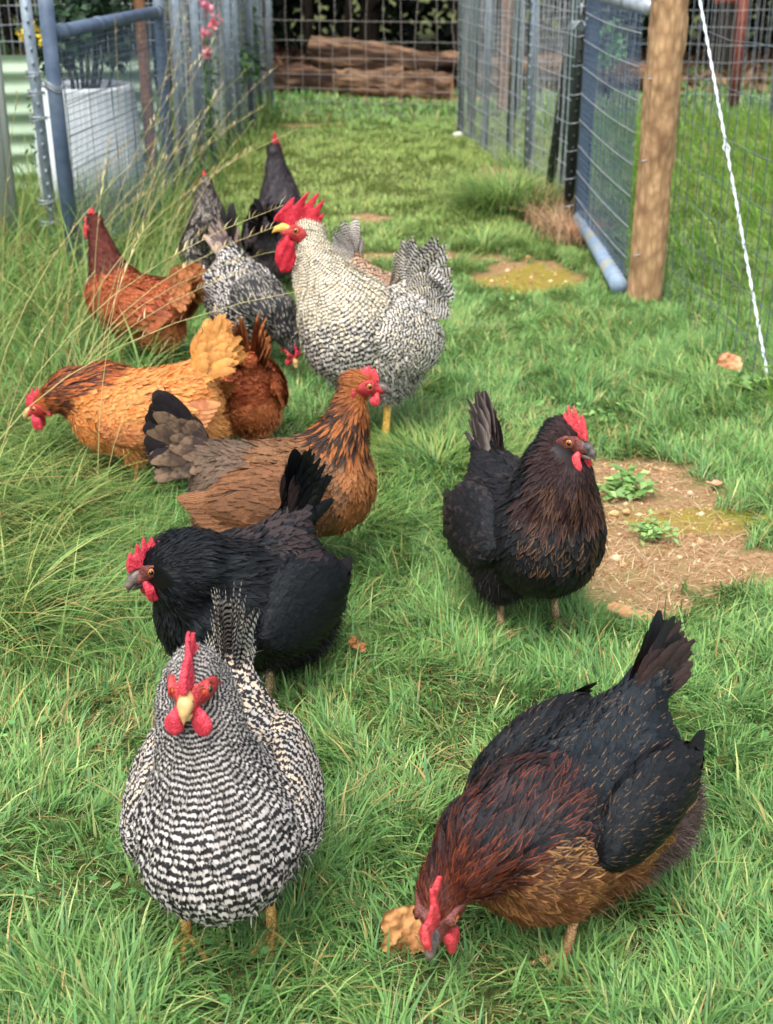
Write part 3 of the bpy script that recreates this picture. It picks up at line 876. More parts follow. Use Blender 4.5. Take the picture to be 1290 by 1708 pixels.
    for s_ in (1, -1):
        c = B((wo.get('x', -0.045), s_ * (wo.get('y', 0.077) * fat), wo.get('z', 0.208)))
        rx, ry, rz = wo.get('r', (0.118, 0.032, 0.070))
        Rw = bp @ rotm('Z', s_ * wo.get('yaw', 3)) @ rotm('X', s_ * wo.get('roll', 16)) @ rotm('Y', wo.get('tilt', 6))
        def wf(P, c=c, Rw=Rw):
            a = sd_ell(P, c, (rx, ry, rz), Rw)
            e = c + Rw @ np.array([-0.115, 0, -0.006])
            return smin(a, sd_cone(P, c, e, 0.024, 0.010), 0.02)
        m3 = max(rx, 0.1) + 0.03
        Vw, Qw = surface_nets(wf, c - np.array([m3, 0.085, 0.11]), c + np.array([m3, 0.085, 0.11]), 0.0062)
        Vw = relax(Vw, Qw)
        Lq = (Vw - c) @ Rw
        Dw = 0.14 + (rx - Lq[:, 0]) - Lq[:, 2] * 0.35
        Gw = np.tile(Rw @ np.array([-1, 0, -0.22]), (len(Vw), 1))
        labw = np.full(len(Vw), 5 + 3)
        def sizew(P, n, d, lb, c=c, Rw=Rw):
            q = (P - c) @ Rw
            t = sstep(0.08, -0.09, q[:, 0]); t = sstep(0, 1, (0.10 - q[:, 0]) / 0.19)
            L = 0.022 + 0.030 * t; W = 0.015 + 0.006 * t
            out = ((n @ (Rw @ np.array([0, s_, 0]))) > -0.7)
            return np.where(out, L, 0) , W * S.get('fw', 1.0), np.zeros(len(P))
        plw = Plume()
        cover(plw, Vw, Qw, Dw, Gw, sizew, colf, labw, r, gravity=0.0, curv=0.07, spacing=S.get('spacing', 0.36) * 0.9, loose=S.get('loose', 1.0) * 0.8)
        m = 7
        t = np.linspace(0, 1, m)
        base = np.array([c + Rw @ np.array([-0.03 - 0.05 * q, s_ * (0.020 - 0.002 * q), -0.030 + 0.045 * q]) for q in t])
        dr = np.array([Rw @ np.array([-1, -s_ * 0.10, -0.10 - 0.20 * (1 - q)]) for q in t])
        Nw = np.tile(Rw @ np.array([0, s_, 0.15]), (m, 1))
        rnd = r.random(m); a, b, w = colf(base, Nw, np.full(m, 9), np.full(m, 0.3), rnd)
        big_feathers(plw, base, dr, Nw, np.full(m, S.get('prim', 0.095)), np.full(m, 0.022), np.full(m, 0.15), a, b, w, r, rows=9, cols=3, cup=0.3, droop=np.tile(Rw @ np.array([0, -s_ * 1.0, 0.2]), (m, 1)), s0=0.25)
        plw.build('wing', S['mat'], root, sc)
    # --- tail
    make_tail(S, root, r, B, bp, te, sc, colf)
    make_head(root, S, Hm, Hp, sc)
    make_legs(root, S, sc)
    return root

def make_tail(S, root, r, B, bp, te, sc, colf):
    T = dict(n=7, e0=20, e1=75, L=0.125, W=0.036, splay=16, bend=0.35, yaw=0, cov=14, tight=1.0, curl=0.0)
    T.update(S.get('tail', {}))
    pl = Plume()
    base = []; dr = []; nn = []; Ls = []; Ws = []
    Y = rotm('Z', T['yaw'])
    for s_ in (1, -1):
        for i in range(T['n']):
            q = i / (T['n'] - 1)
            e = R(T['e0'] + (T['e1'] - T['e0']) * q + r.normal(0, 2))
            sp = R(s_ * (T['splay'] * (1 - 0.55 * q) + r.normal(0, 2)))
            d = np.array([-math.cos(e) * math.cos(sp), math.sin(sp) * 1.0, math.sin(e)])
            base.append(te + bp @ (Y @ np.array([0.02 - 0.012 * q, s_ * (0.016 - 0.010 * q), -0.018 + 0.026 * q])))
            dr.append(bp @ (Y @ d)); nn.append(bp @ (Y @ np.array([-0.15, s_, 0.25])))
            Ls.append(T['L'] * (0.80 + 0.28 * q - 0.1 * q * q)); Ws.append(T['W'] * 1.25)
    m = len(base); rnd = r.random(m)
    base = np.array(base); dr = np.array(dr); nn = np.array(nn)
    a, b, w = colf(base, nn, np.full(m, 10), np.full(m, 0.4), rnd)
    big_feathers(pl, base, dr, nn, np.array(Ls), np.array(Ws), np.full(m, T['bend']), a, b, w, r, rows=13, cols=5, cup=0.35, droop=np.tile(bp @ (Y @ np.array(T.get('droop', (-0.4, 0, -0.9)))), (m, 1)), s0=0.0)
    # coverts over the tail base, in rows
    base = []; dr = []; nn = []; Ls = []
    for s_ in (1, -1):
        for row in range(3):
            for i in range(int(T['cov'] * 0.8)):
                q = i / (int(T['cov'] * 0.8) - 1)
                e = R(T['e0'] - 14 + (T['e1'] - T['e0'] + 4) * q + r.normal(0, 6))
                d = np.array([-math.cos(e), s_ * (0.22 - 0.1 * q) * T['tight'] + r.normal(0, 0.06), math.sin(e)])
                base.append(te + bp @ (Y @ (np.array([0.045 - 0.014 * row - 0.012 * q, s_ * (0.030 - 0.016 * q) * T['tight'], -0.030 + 0.050 * q]))))
                dr.append(bp @ (Y @ d)); nn.append(bp @ (Y @ np.array([-0.1, s_, 0.45])))
                Ls.append((0.050 + 0.015 * row) * T.get('covL', 1.0) * r.uniform(0.9, 1.15))
    m = len(base); rnd = r.random(m)
    base = np.array(base); dr = np.array(dr); nn = np.array(nn)
    a, b, w = colf(base, nn, np.full(m, 11), np.full(m, 0.36), rnd)
    big_feathers(pl, base, dr, nn, np.array(Ls), 0.021 * T.get('covW', 1.0) * r.uniform(0.75, 1.15, m), np.full(m, 0.45), a, b, w, r, rows=8, cols=5, cup=0.4, droop=np.tile(bp @ (Y @ np.array([-0.3, 0, -0.9])), (m, 1)), s0=0.0)
    # sickles (rooster)
    if T.get('sickles'):
        base = []; dr = []; nn = []; Ls = []; Ws = []
        for s_ in (1, -1):
            for i in range(T['sickles']):
                q = r.random()
                base.append(te + bp @ np.array([0.01, s_ * 0.02 * (1 - q), 0.01 * q]))
                e = R(50 + 45 * q)
                dr.append(bp @ np.array([-math.cos(e), s_ * r.uniform(0.05, 0.45), math.sin(e)])); nn.append(bp @ np.array([-0.3, s_, 0.3]))
                Ls.append(T['L'] * r.uniform(0.8, 1.25)); Ws.append(0.026)
        m = len(base); base = np.array(base); dr = np.array(dr); nn = np.array(nn)
        a, b, w = colf(base, nn, np.full(m, 10), np.full(m, 0.4), r.random(m))
        big_feathers(pl, base, dr, nn, np.array(Ls), np.array(Ws), np.full(m, 1.9), a, b, w, r, rows=14, cols=3, cup=0.35, droop=np.tile(bp @ np.array([-0.35, 0, -1.0]), (m, 1)))
    # soft strands at the tail root
    pl.build('tail', S['tailmat'] if 'tailmat' in S else S['mat'], root, sc)

# ------------------------------------------------------------------ the flock
def mixc(a, b, t): t = np.asarray(t)[:, None]; return a * (1 - t) + b * t
def const(n, c): return np.tile(np.asarray(c, float), (n, 1))
WHITE = lin(186, 180, 174); CREAM = lin(222, 208, 178); BLK = lin(24, 22, 24); BLK2 = lin(40, 34, 34)

BARM = feather_mat('barred_feathers', 'bar', period=0.0052, wob=0.26, soft=0.38, duty=0.22)
BARFINE = feather_mat('finely_barred_feathers', 'bar', period=0.0041, wob=0.45, soft=0.45, duty=-0.1, nzs=1.2)
BARTAIL = feather_mat('barred_tail_feathers', 'bar', period=0.0065, wob=0.4, soft=0.3)
SHAFT = feather_mat('shaft_streaked_feathers', 'shaft', rough=0.46, spec=0.26, tint=(0.8, 0.92, 1.0), barb=0.3)
BLACKM = feather_mat('black_feathers', 'shaft', rough=0.44, spec=0.26, tint=(0.8, 0.92, 1.0), barb=0.3)
EDGE = feather_mat('laced_feathers', 'edge', rough=0.5, spec=0.35)
PENC = feather_mat('pencilled_feathers', 'pencil', rough=0.55, spec=0.3)
SPOT = feather_mat('spangled_feathers', 'spot', rough=0.5, spec=0.35)
SOFT = feather_mat('soft_feathers', 'tipfade', rough=0.6, spec=0.25)

def col_barred(warm_back=0.35, white=WHITE, blk=BLK, dark_head=0.4):
    def f(P, n, lb, d, rnd):
        m = len(P)
        a = const(m, blk); b = const(m, white)
        up = np.clip(n[:, 2], 0, 1) * (P[:, 0] < 0.06) * (lb >= 2)
        b = mixc(b, const(m, lin(206, 176, 128)), np.clip(up * warm_back * (rnd > 0.45), 0, 1))
        w = np.full(m, 0.94)
        hd = np.clip(1 - (d - 0.02) / 0.09, 0, 1)
        b = mixc(b, const(m, lin(150, 142, 138)), hd * dark_head)
        fl = (lb == 5)
        a = mixc(a, const(m, lin(96, 88, 88)), fl * 0.8); b = mixc(b, const(m, lin(170, 160, 158)), fl * 0.8)
        return a, b, w
    return f

def col_copper(P, n, lb, d, rnd):     # front right hen
    m = len(P)
    a = const(m, lin(13, 12, 14)); b = const(m, lin(166, 124, 80)); w = (rnd > 0.55) * (rnd < 0.8) * 0.0 + (rnd < 0.45) * 0.6
    nk = lb <= 1
    q = np.clip((d - 0.03) / 0.16, 0, 1)
    cop = lin(112, 52, 28); dk = lin(30, 24, 26)
    hd = mixc(const(m, lin(92, 44, 32)), const(m, dk), np.clip(q * 1.2 + (n[:, 2] > 0.5) * 0.35, 0, 1))
    hc = hd
    a = np.where(nk[:, None], hc, a)
    b = np.where(nk[:, None], const(m, lin(134, 64, 33)), b)
    w = np.where(nk, 0.85 - 0.35 * np.clip((n[:, 2] - 0.3) * 2, 0, 1), w)
    # shoulder zone keeps copper tips
    shz = (lb >= 2) & (lb <= 3) & (d < 0.20 + 0.11 * ((rnd * 7.3) % 1)) & (n[:, 2] > -0.1)
    b = np.where(shz[:, None], const(m, lin(122, 62, 34)), b); w = np.where(shz, 0.7 * np.clip((0.34 - d) / 0.12, 0.2, 1), w)
    # breast and belly: golden brown
    low = (lb >= 2) & (lb <= 6) & (lb != 4) & (n[:, 2] < 0.40) & (lb != 5)
    lw = low * np.clip((0.40 - n[:, 2]) * 2.5, 0, 1)
    a = mixc(a, const(m, lin(98, 61, 35)), lw * 0.9); b = np.where(low[:, None], const(m, lin(166, 122, 72)), b); w = np.where(low, 0.7, w)
    fl = lb == 5
    a = np.where(fl[:, None], const(m, lin(80, 64, 60)), a); w = np.where(fl, 0.0, w)
    sad = ((lb == 4) | (lb == 3) | (lb == 7)) & (n[:, 2] > 0.1)
    a = np.where(sad[:, None], const(m, lin(17, 21, 25)), a)  # blue-green luster of the saddle put into its base colour
    a = np.where(((lb == 11))[:, None], const(m, lin(58, 44, 42)), a)
    tl = (lb == 10); a = np.where(tl[:, None], const(m, lin(36, 36, 40)), a); w = np.where(tl | (lb == 11), 0.0, w)
    return a, b, w

def col_black_gold(P, n, lb, d, rnd):   # standing hen on the right
    m = len(P)
    a = const(m, lin(14, 12, 13)); b = const(m, lin(48, 38, 34)); w = np.full(m, 0.25)
    a = np.where((rnd > 0.8)[:, None] & (lb >= 3)[:, None], const(m, lin(38, 30, 29)), a)
    nk = (lb <= 1)
    front = (P[:, 0] > 0.045) & (n[:, 0] > 0.15)
    fz = nk & front & (d > 0.035)
    a = np.where(fz[:, None], const(m, lin(44, 24, 21)), a)
    br = ((lb == 2) | (lb == 1)) & (n[:, 0] > 0.55) & (P[:, 2] > 0.19) & (P[:, 2] < 0.33) & (rnd > 0.3)
    b = np.where(br[:, None], const(m, lin(112, 78, 48)), b); w = np.where(br, 0.62, w)
    a = np.where((nk & ~front)[:, None], const(m, lin(13, 12, 14)), a); w = np.where(nk & ~front, 0.05, w)
    fl = (lb >= 5) & (lb <= 6)
    a = np.where(fl[:, None], const(m, lin(34, 28, 29)), a); w = np.where(fl, 0.1, w)
    tl = lb >= 10; a = np.where(tl[:, None], const(m, lin(58, 50, 50)), a); b = np.where(tl[:, None], const(m, lin(150, 138, 130)), b); w = np.where(tl, 0.6, w)
    return a, b, w

def col_black(P, n, lb, d, rnd):        # all black hen
    m = len(P)
    a = const(m, lin(10, 10, 12)); b = const(m, lin(44, 38, 38)); w = np.zeros(m)
    a = np.where(((lb == 5) | (lb == 6))[:, None], const(m, lin(25, 21, 24)), a)
    pt = ell(P[:, 0], P[:, 2], -0.07, 0.262, 0.07, 0.035, 0, 5, 0.6, 20) * (rnd > 0.35) * (lb >= 3)
    a = mixc(a, const(m, lin(62, 46, 44)), pt * 0.5)
    a = np.where((lb == 9)[:, None], const(m, lin(34, 28, 32)), a)
    return a, b, w

def col_partridge(P, n, lb, d, rnd):
    m = len(P)
    a = const(m, lin(84, 58, 42)); b = const(m, lin(160, 112, 66)); w = np.full(m, 0.85)
    nk = lb <= 1
    g = np.clip((d - 0.05) / 0.12, 0, 1)
    a = np.where(nk[:, None], mixc(const(m, lin(150, 80, 38)), const(m, lin(20, 16, 15)), np.clip(g * 2.2, 0, 1) * (rnd > 0.40)), a)
    b = np.where(nk[:, None], const(m, lin(186, 120, 58)), b); w = np.where(nk & (g * (rnd > 0.40) > 0.2), 0.12, w)
    br = (lb == 2) & (n[:, 0] > 0.3)
    a = np.where(br[:, None], const(m, lin(112, 68, 38)), a); b = np.where(br[:, None], const(m, lin(186, 122, 66)), b)
    wg = (lb == 8) | (lb == 9); a = np.where(wg[:, None], const(m, lin(84, 52, 34)), a); b = np.where(wg[:, None], const(m, lin(154, 104, 60)), b)
    rp = (lb == 4) | (lb == 11); a = np.where(rp[:, None], const(m, lin(78, 62, 52)), a); b = np.where(rp[:, None], const(m, lin(118, 96, 74)), b)
    a = np.where((lb == 10)[:, None], const(m, lin(34, 28, 30)), a); w = np.where(lb == 10, 0.0, w)
    a = np.where(((lb == 11) & (rnd > 0.6))[:, None], const(m, lin(60, 48, 44)), a)
    a = np.where(((lb == 5) | (lb == 6))[:, None], const(m, lin(92, 66, 50)), a)
    return a, b, w

def col_buff(P, n, lb, d, rnd):
    m = len(P)
    a = const(m, lin(202, 134, 74)); b = const(m, lin(224, 170, 108)); w = np.full(m, 0.3)
    a = np.where((rnd > 0.6)[:, None], const(m, lin(186, 108, 48)), a)
    nk = lb <= 1
    a = np.where(nk[:, None], const(m, lin(170, 88, 40)), a); b = np.where(nk[:, None], const(m, lin(206, 130, 66)), b)
    und = nk & (rnd > 0.35) & (d > 0.07)
    a = np.where(und[:, None], const(m, lin(82, 46, 36)), a)
    wg = (lb == 8); a = np.where((wg & (P[:, 2] < 0.2))[:, None], const(m, lin(170, 98, 56)), a)
    a = np.where((lb == 9)[:, None], const(m, lin(160, 98, 62)), a)
    low = ((lb == 5) | (lb == 6) | ((lb == 3) & (n[:, 2] < -0.2))); a = np.where(low[:, None], const(m, lin(206, 142, 82)), a)
    a = np.where((lb == 10)[:, None], const(m, lin(46, 36, 34)), a); w = np.where(lb == 10, 0.15, w)
    a = np.where((lb == 11)[:, None], const(m, lin(212, 146, 76)), a)
    return a, b, w

def col_red(dark=1.0, headdark=True):
    def f(P, n, lb, d, rnd):
        m = len(P)
        a = const(m, lin(146, 72, 40) * dark); b = const(m, lin(190, 112, 66) * dark); w = np.full(m, 0.4)
        a = np.where((rnd > 0.65)[:, None], const(m, lin(120, 56, 34) * dark), a)
        nk = lb <= 1
        if headdark:
            a = np.where(nk[:, None], const(m, lin(84, 38, 30)), a); b = np.where(nk[:, None], const(m, lin(120, 56, 38)), b)
        low = (lb == 5) | (lb == 6); a = np.where(low[:, None], const(m, lin(164, 98, 58) * dark), a)
        tl = lb >= 10; a = np.where(tl[:, None], const(m, lin(140, 82, 46) * dark), a); b = np.where(tl[:, None], const(m, lin(198, 134, 86) * dark), b)
        return a, b, w
    return f

def col_silver(P, n, lb, d, rnd):
    m = len(P)
    a = const(m, lin(22, 20, 21)); b = const(m, lin(190, 178, 164)); w = np.where(rnd > 0.6, 0.9, 0.05)
    low = (lb == 5) | (lb == 6); a = np.where(low[:, None], const(m, lin(58, 48, 50)), a); w = np.where(low, 0.05, w)
    nk = lb <= 1; a = np.where(nk[:, None], const(m, lin(44, 38, 37)), a)
    tl = lb >= 10; a = np.where(tl[:, None], const(m, lin(40, 36, 38)), a); w = np.where(tl, 0.5, w)
    return a, b, w

def col_grey_black(P, n, lb, d, rnd):
    m = len(P)
    a = const(m, lin(52, 46, 50)); b = const(m, lin(104, 88, 78)); w = (rnd > 0.6) * 0.5
    a = np.where((lb == 5)[:, None], const(m, lin(76, 66, 68)), a)
    a = np.where(((lb == 11) & (rnd > 0.6))[:, None], const(m, lin(110, 92, 80)), a)
    a = np.where((lb == 10)[:, None], const(m, lin(36, 32, 36)), a)
    return a, b, w

def col_spangled(P, n, lb, d, rnd):
    m = len(P)
    a = const(m, lin(30, 30, 34)); b = const(m, lin(222, 214, 204)); w = np.full(m, 1.0)
    nk = lb <= 1; w = np.where(nk, 1.0, w); b = np.where(nk[:, None], const(m, lin(196, 188, 170)), b)
    rp = (lb == 11) | ((lb == 4) & (P[:, 0] < -0.12)); a = np.where(rp[:, None], const(m, lin(172, 148, 134)), a); w = np.where(rp, 0.3, w)
    a = np.where((rp & (rnd > 0.5))[:, None], const(m, lin(98, 84, 84)), a)
    tl = lb == 10; a = np.where(tl[:, None], const(m, lin(46, 42, 44)), a); w = np.where(tl, 0.0, w)
    low = (lb == 5) | (lb == 6); a = np.where(low[:, None], const(m, lin(60, 52, 56)), a); w = np.where(low, 0.0, w)
    return a, b, w

def col_rooster(P, n, lb, d, rnd):
    m = len(P)
    a = const(m, lin(52, 48, 48)); b = const(m, lin(216, 210, 200)); w = np.full(m, 0.92)
    nk = (lb <= 1)
    a = np.where(nk[:, None], const(m, lin(112, 104, 94)), a); b = np.where(nk[:, None], const(m, lin(232, 222, 198)), b); w = np.where(nk, 0.92 , w)
    ye = (rnd > 0.6) & (lb != 10) & (n[:, 2] > -0.2); b = mixc(b, const(m, lin(224, 204, 150)), ye * 0.35)
    sad = (lb == 7); a = np.where(sad[:, None], const(m, lin(122, 112, 100)), a)
    dk = (lb >= 8) | (lb == 5) | (lb == 6); a = np.where(dk[:, None], const(m, lin(40, 36, 38)), a)
    return a, b, w

def col_barred_brown(P, n, lb, d, rnd):
    m = len(P)
    a = const(m, lin(48, 40, 38)); b = const(m, lin(204, 178, 150)); w = np.full(m, 0.95)
    b = np.where((rnd > 0.5)[:, None], const(m, lin(192, 146, 108)), b)
    tl = lb >= 10; b = np.where(tl[:, None], const(m, lin(208, 200, 190)), b)
    return a, b, w

FLOCK = [
 dict(seed=11, name='hen', label='plump black and white barred hen in the left foreground facing the camera', foot=(-0.213, 1.45), heading=-88, scale=1.08,
      head=(0.066, -0.016, 0.412), hdir=(-6, -8, 0), fat=1.07, fluff=1.12, tailmat=BARTAIL, col=col_barred(0.5), mat=BARM, neck_r=(0.036, 0.045, 0.055, 0.068), neck=[(0.040, -0.016, 0.388), (0.046, -0.014, 0.345), (0.056, -0.008, 0.29)],
      comb=(0.040, 0.028, 5, 0.0, 0.0036), combmat='comb', beak_len=0.9, wattle=(0.0098, 0.0034), wthick=0.0068, wy=0.0104, wx=0.0265, face='face_red', lobe=0.0100, hs=1.5, leg='leg_yellow', pitch=8,
      tail=dict(L=0.092, e0=62, e1=90, W=0.034, splay=3, bend=0.1, cov=26, covL=1.1, tight=0.5), spacing=0.33, fuzz=12000, beak='beak_horn'),
 dict(seed=12, name='hen', label='black hen with copper neck in the right foreground, head down at a dry leaf', foot=(0.236, 1.478), heading=-135, scale=1.03,
      head=(0.208, -0.022, 0.150), hdir=(26, -42, 0), neck=[(0.178, -0.014, 0.178), (0.150, -0.01, 0.204)], neck_r=(0.034, 0.046, 0.060, 0.078), pitch=-7,
      fat=1.22, fluff=1.34, lift=-0.024, prim=0.065, wing=dict(r=(0.112, 0.032, 0.050), z=0.236), col=col_copper, mat=SHAFT, comb=(0.056, 0.017, 5, 0.0, 0.0036), combmat='comb_pale', wattle=(0.013, 0.010), face='face_dark', lobe=0.010, hs=1.72,
      beak='beak_dark', leg='leg_tan', step=((0.05, 0), (-0.02, 0)), pants=0.012, tail=dict(L=0.095, e0=35, e1=62, W=0.030, splay=4, bend=0.0, cov=14, tight=0.5), spacing=0.33, fuzz=14000),
 dict(seed=13, name='hen', label='black hen with gold-flecked breast standing alone on the right', foot=(0.275, 2.33), heading=-70, scale=1.1,
      head=(0.085, 0.012, 0.392), hdir=(28, -12, 0), fat=1.12, pitch=10, col=col_black_gold, mat=SHAFT, neck_r=(0.043, 0.056, 0.066, 0.080),
      comb=(0.036, 0.028, 4, 0.0, 0.0036), combmat='comb_pale', wattle=(0.011, 0.012), face='face_dark', lobe=0.008, hs=1.42, beak='beak_dark', leg='leg_dark', pants=0.020,
      tail=dict(L=0.105, e0=72, e1=82, W=0.066, splay=3, bend=0.05, cov=8, n=3, tight=0.4), fuzz=14000),
 dict(seed=14, name='hen', label='glossy all-black hen with a red comb turned to the left, behind the barred hen', foot=(-0.255, 2.10), heading=-124, scale=1.12,
      head=(0.135, -0.038, 0.272), hdir=(-26, -26, 0), fat=1.18, pitch=4, col=col_black, mat=BLACKM, neck_r=(0.042, 0.058, 0.070, 0.082),
      prim=0.07, neck=[(0.112, -0.025, 0.262), (0.098, -0.012, 0.248)],
      comb=(0.044, 0.020, 5, 0.0, 0.0034), wattle=(0.011, 0.007), face='face_dark', lobe=0.008, hs=1.42, beak='beak_dark', leg='leg_dark', pants=0.02,
      lift=-0.036, fluff=1.2, len=0.80, tail=dict(tight=0.5, L=0.10, e0=66, e1=86, W=0.034, splay=3, bend=0.05, cov=16, covW=1.1), fuzz=14000),
 dict(seed=15, soft=0.3, fw=0.8, name='hen', label='brown hen with golden neck and dark fanned tail, looking right', foot=(-0.19, 2.57), heading=5, scale=1.08,
      head=(0.130, 0.0, 0.400), hdir=(-14, -10, 0), fat=1.05, pitch=6, col=col_partridge, mat=PENC, neck_r=(0.027, 0.036, 0.052, 0.074),
      comb=(0.026, 0.015, 4, 0.0, 0.0034), combmat='comb_pale', wattle=(0.007, 0.006), face='face_red', lobe=0.007, beak='beak_dark', leg='leg_tan',
      tail=dict(L=0.120, e0=20, e1=70, W=0.044, splay=14, bend=0.3, cov=18, covW=1.25), fuzz=9000, tailmat=SOFT),
 dict(seed=16, soft=0.6, fw=0.75, name='hen', label='buff orange hen with lowered head at the edge of the long grass', foot=(-0.60, 3.08), heading=172, scale=1.06,
      head=(0.215, 0.02, 0.205), hdir=(6, -25, 0), neck=[(0.19, 0.015, 0.225), (0.155, 0.01, 0.235)], neck_r=(0.030, 0.042, 0.058, 0.074), fat=1.08, pitch=-3,
      col=col_buff, mat=SOFT, comb=(0.036, 0.020, 4, 0.0, 0.0034), combmat='comb', wattle=(0.012, 0.009), face='face_red', leg='leg_tan', beak='beak_horn',
      tail=dict(L=0.07, e0=45, e1=88, W=0.034, splay=14, bend=0.2, cov=30, covL=1.1, covW=1.1), fuzz=9000),
 dict(seed=17, soft=0.8, fw=0.7, name='hen', label='small red-brown hen seen from behind beside the buff hen', foot=(-0.365, 3.36), heading=100, scale=0.9,
      head=(0.20, 0.02, 0.12), hdir=(0, -45, 0), neck=[(0.185, 0.01, 0.155), (0.15, 0, 0.20)], pitch=-6, fat=0.95, col=col_red(1.15, False), mat=SOFT, leg='leg_tan',
      tail=dict(L=0.115, e0=60, e1=98, W=0.042, splay=12, bend=0.5, cov=34, covW=1.3, covL=1.35), fuzz=14000, loose=1.8),
 dict(seed=18, soft=0.6, fw=0.75, name='hen', label='red-brown hen with raised dark neck among the long grass on the left', foot=(-0.81, 4.17), heading=150, scale=1.0,
      head=(0.145, -0.02, 0.430), hdir=(-22, 2, 0), fat=1.05, pitch=10, col=col_red(1.0), mat=SOFT, neck_r=(0.030, 0.038, 0.050, 0.072), leg='leg_tan',
      comb=(0.030, 0.020, 4, 0.0, 0.0034), combmat='comb_pale', tail=dict(L=0.09, e0=5, e1=60, W=0.036, splay=24, bend=0.5, cov=20, covW=1.4), fuzz=9000, loose=1.5),
 dict(seed=19, name='hen', label='grey and black laced hen facing away near the timber stake', foot=(-0.67, 5.08), heading=98, scale=1.0,
      head=(0.08, 0.005, 0.405), hdir=(10, 0, 0), fat=1.0, pitch=14, col=col_silver, mat=EDGE, leg='leg_tan', comb=(0.026, 0.020, 4, 0.0, 0.003), combmat='comb_pale',
      tail=dict(L=0.10, e0=20, e1=60, W=0.034, splay=14, bend=0.7, cov=14), fuzz=7000, neck_r=(0.032, 0.044, 0.058, 0.074)),
 dict(seed=20, name='hen', label='charcoal black hen facing away, farthest up the grass path', foot=(-0.425, 5.28), heading=84, scale=1.1,
      head=(0.07, 0.015, 0.455), hdir=(-5, 0, 0), fat=1.08, pitch=16, col=col_grey_black, mat=BLACKM, leg='leg_dark', comb=(0.036, 0.032, 4, 0.0, 0.0056), combmat='comb',
      tail=dict(L=0.12, e0=25, e1=75, W=0.034, splay=22, bend=0.6, cov=18), fuzz=7000, neck_r=(0.032, 0.046, 0.062, 0.080)),
 dict(seed=21, name='hen', label='black and white spangled hen with head lowered beside the rooster', foot=(-0.43, 4.12), heading=-62, scale=1.05,
      head=(0.235, 0.03, 0.110), hdir=(0, -55, 0), neck=[(0.215, 0.02, 0.155), (0.17, 0.01, 0.205)], neck_r=(0.032, 0.050, 0.066, 0.078), pitch=-12, fat=1.0,
      col=col_spangled, mat=SPOT, leg='leg_dark', comb=(0.030, 0.014, 4, 0.0, 0.0034), wattle=(0.007, 0.006), face='face_red',
      tail=dict(L=0.125, e0=50, e1=90, W=0.036, splay=10, bend=0.2, cov=16), fuzz=7000),
 dict(seed=22, name='rooster', label='big pale barred rooster with tall red comb and long wattles', cat='rooster', foot=(-0.06, 3.42), heading=234, scale=1.40, len=0.80, lift=0.016, prim=0.05, shoulder=(0.082, 0, 0.225), fluff=0.85, fw=0.72, fl=0.85, spacing=0.40,
      head=(0.088, -0.065, 0.408), hdir=(-46, 6, 0), fat=0.96, pitch=22, col=col_rooster, mat=BARFINE, neck_r=(0.033, 0.050, 0.062, 0.072), hackle=0.050, hs=1.3,
      neck=[(0.080, -0.048, 0.365), (0.074, -0.030, 0.32), (0.068, -0.012, 0.275)],
      comb=(0.064, 0.046, 5, 0.0, 0.0044), combmat='comb_dark', wattlemat='comb_dark', wattle=(0.024, 0.014), face='face_red', lobemat='lobe_white', lobe=0.006, beak='beak_yellow', gape=20, leg='leg_rooster',
      comb_at=(0.010, 0, 0.014), comb_tilt=-12, leg_r=0.0078, tailroot=((-0.11, 0, 0.235), (-0.145, 0, 0.295)),
      tail=dict(L=0.095, e0=30, e1=95, W=0.036, splay=16, bend=0.9, cov=38, covL=1.15, covW=1.15, sickles=26), fuzz=9000, tailmat=BARTAIL),
 dict(seed=23, name='hen', label='brown-tinged barred hen mostly hidden behind the rooster', foot=(-0.01, 4.12), heading=-52, scale=0.98,
      head=(0.19, -0.03, 0.10), hdir=(0, -55, 0), neck=[(0.18, -0.02, 0.145), (0.15, -0.01, 0.20)], pitch=-6, fat=1.0, col=col_barred_brown, mat=BARM, leg='leg_tan',
      tailmat=BARTAIL, tail=dict(L=0.12, e0=45, e1=85, W=0.036, splay=14, bend=0.4, cov=14), fuzz=5000),
]

_only = os.environ.get('ONLY_HENS')
for i, S_ in enumerate(FLOCK):
    if _only and str(i) not in _only.split(','): continue
    hen(S_)

# ------------------------------------------------------------------ ground
def axis(parts):
    out = []
    for a, b, s in parts: out += list(np.arange(a, b, s))
    out.append(parts[-1][1]); return np.array(out)
gx = axis([(-90, -20, 10), (-20, -4, 1.0), (-4, -1.6, 0.1), (-1.6, 1.8, 0.03), (1.8, 4, 0.1), (4, 20, 1.0), (20, 90, 10)])
gy = axis([(-30, -2, 4), (-2, 0.8, 0.2), (0.8, 7.0, 0.03), (7.0, 13, 0.06), (13, 20, 0.5), (20, 120, 10)])
XX, YY = np.meshgrid(gx, gy, indexing='ij')
fade = sstep(30, 14, YY)
ZZ = hgt(XX, YY) * fade
dm = dirt_mask(XX, YY); mm = moss_mask(XX, YY)
ZZ = ZZ - 0.008 * dm
nx_, ny_ = len(gx), len(gy)
ii = (np.arange(nx_ - 1)[:, None] * ny_ + np.arange(ny_ - 1)[None])
GQ = np.stack([ii, ii + ny_, ii + ny_ + 1, ii + 1], -1).reshape(-1, 4)
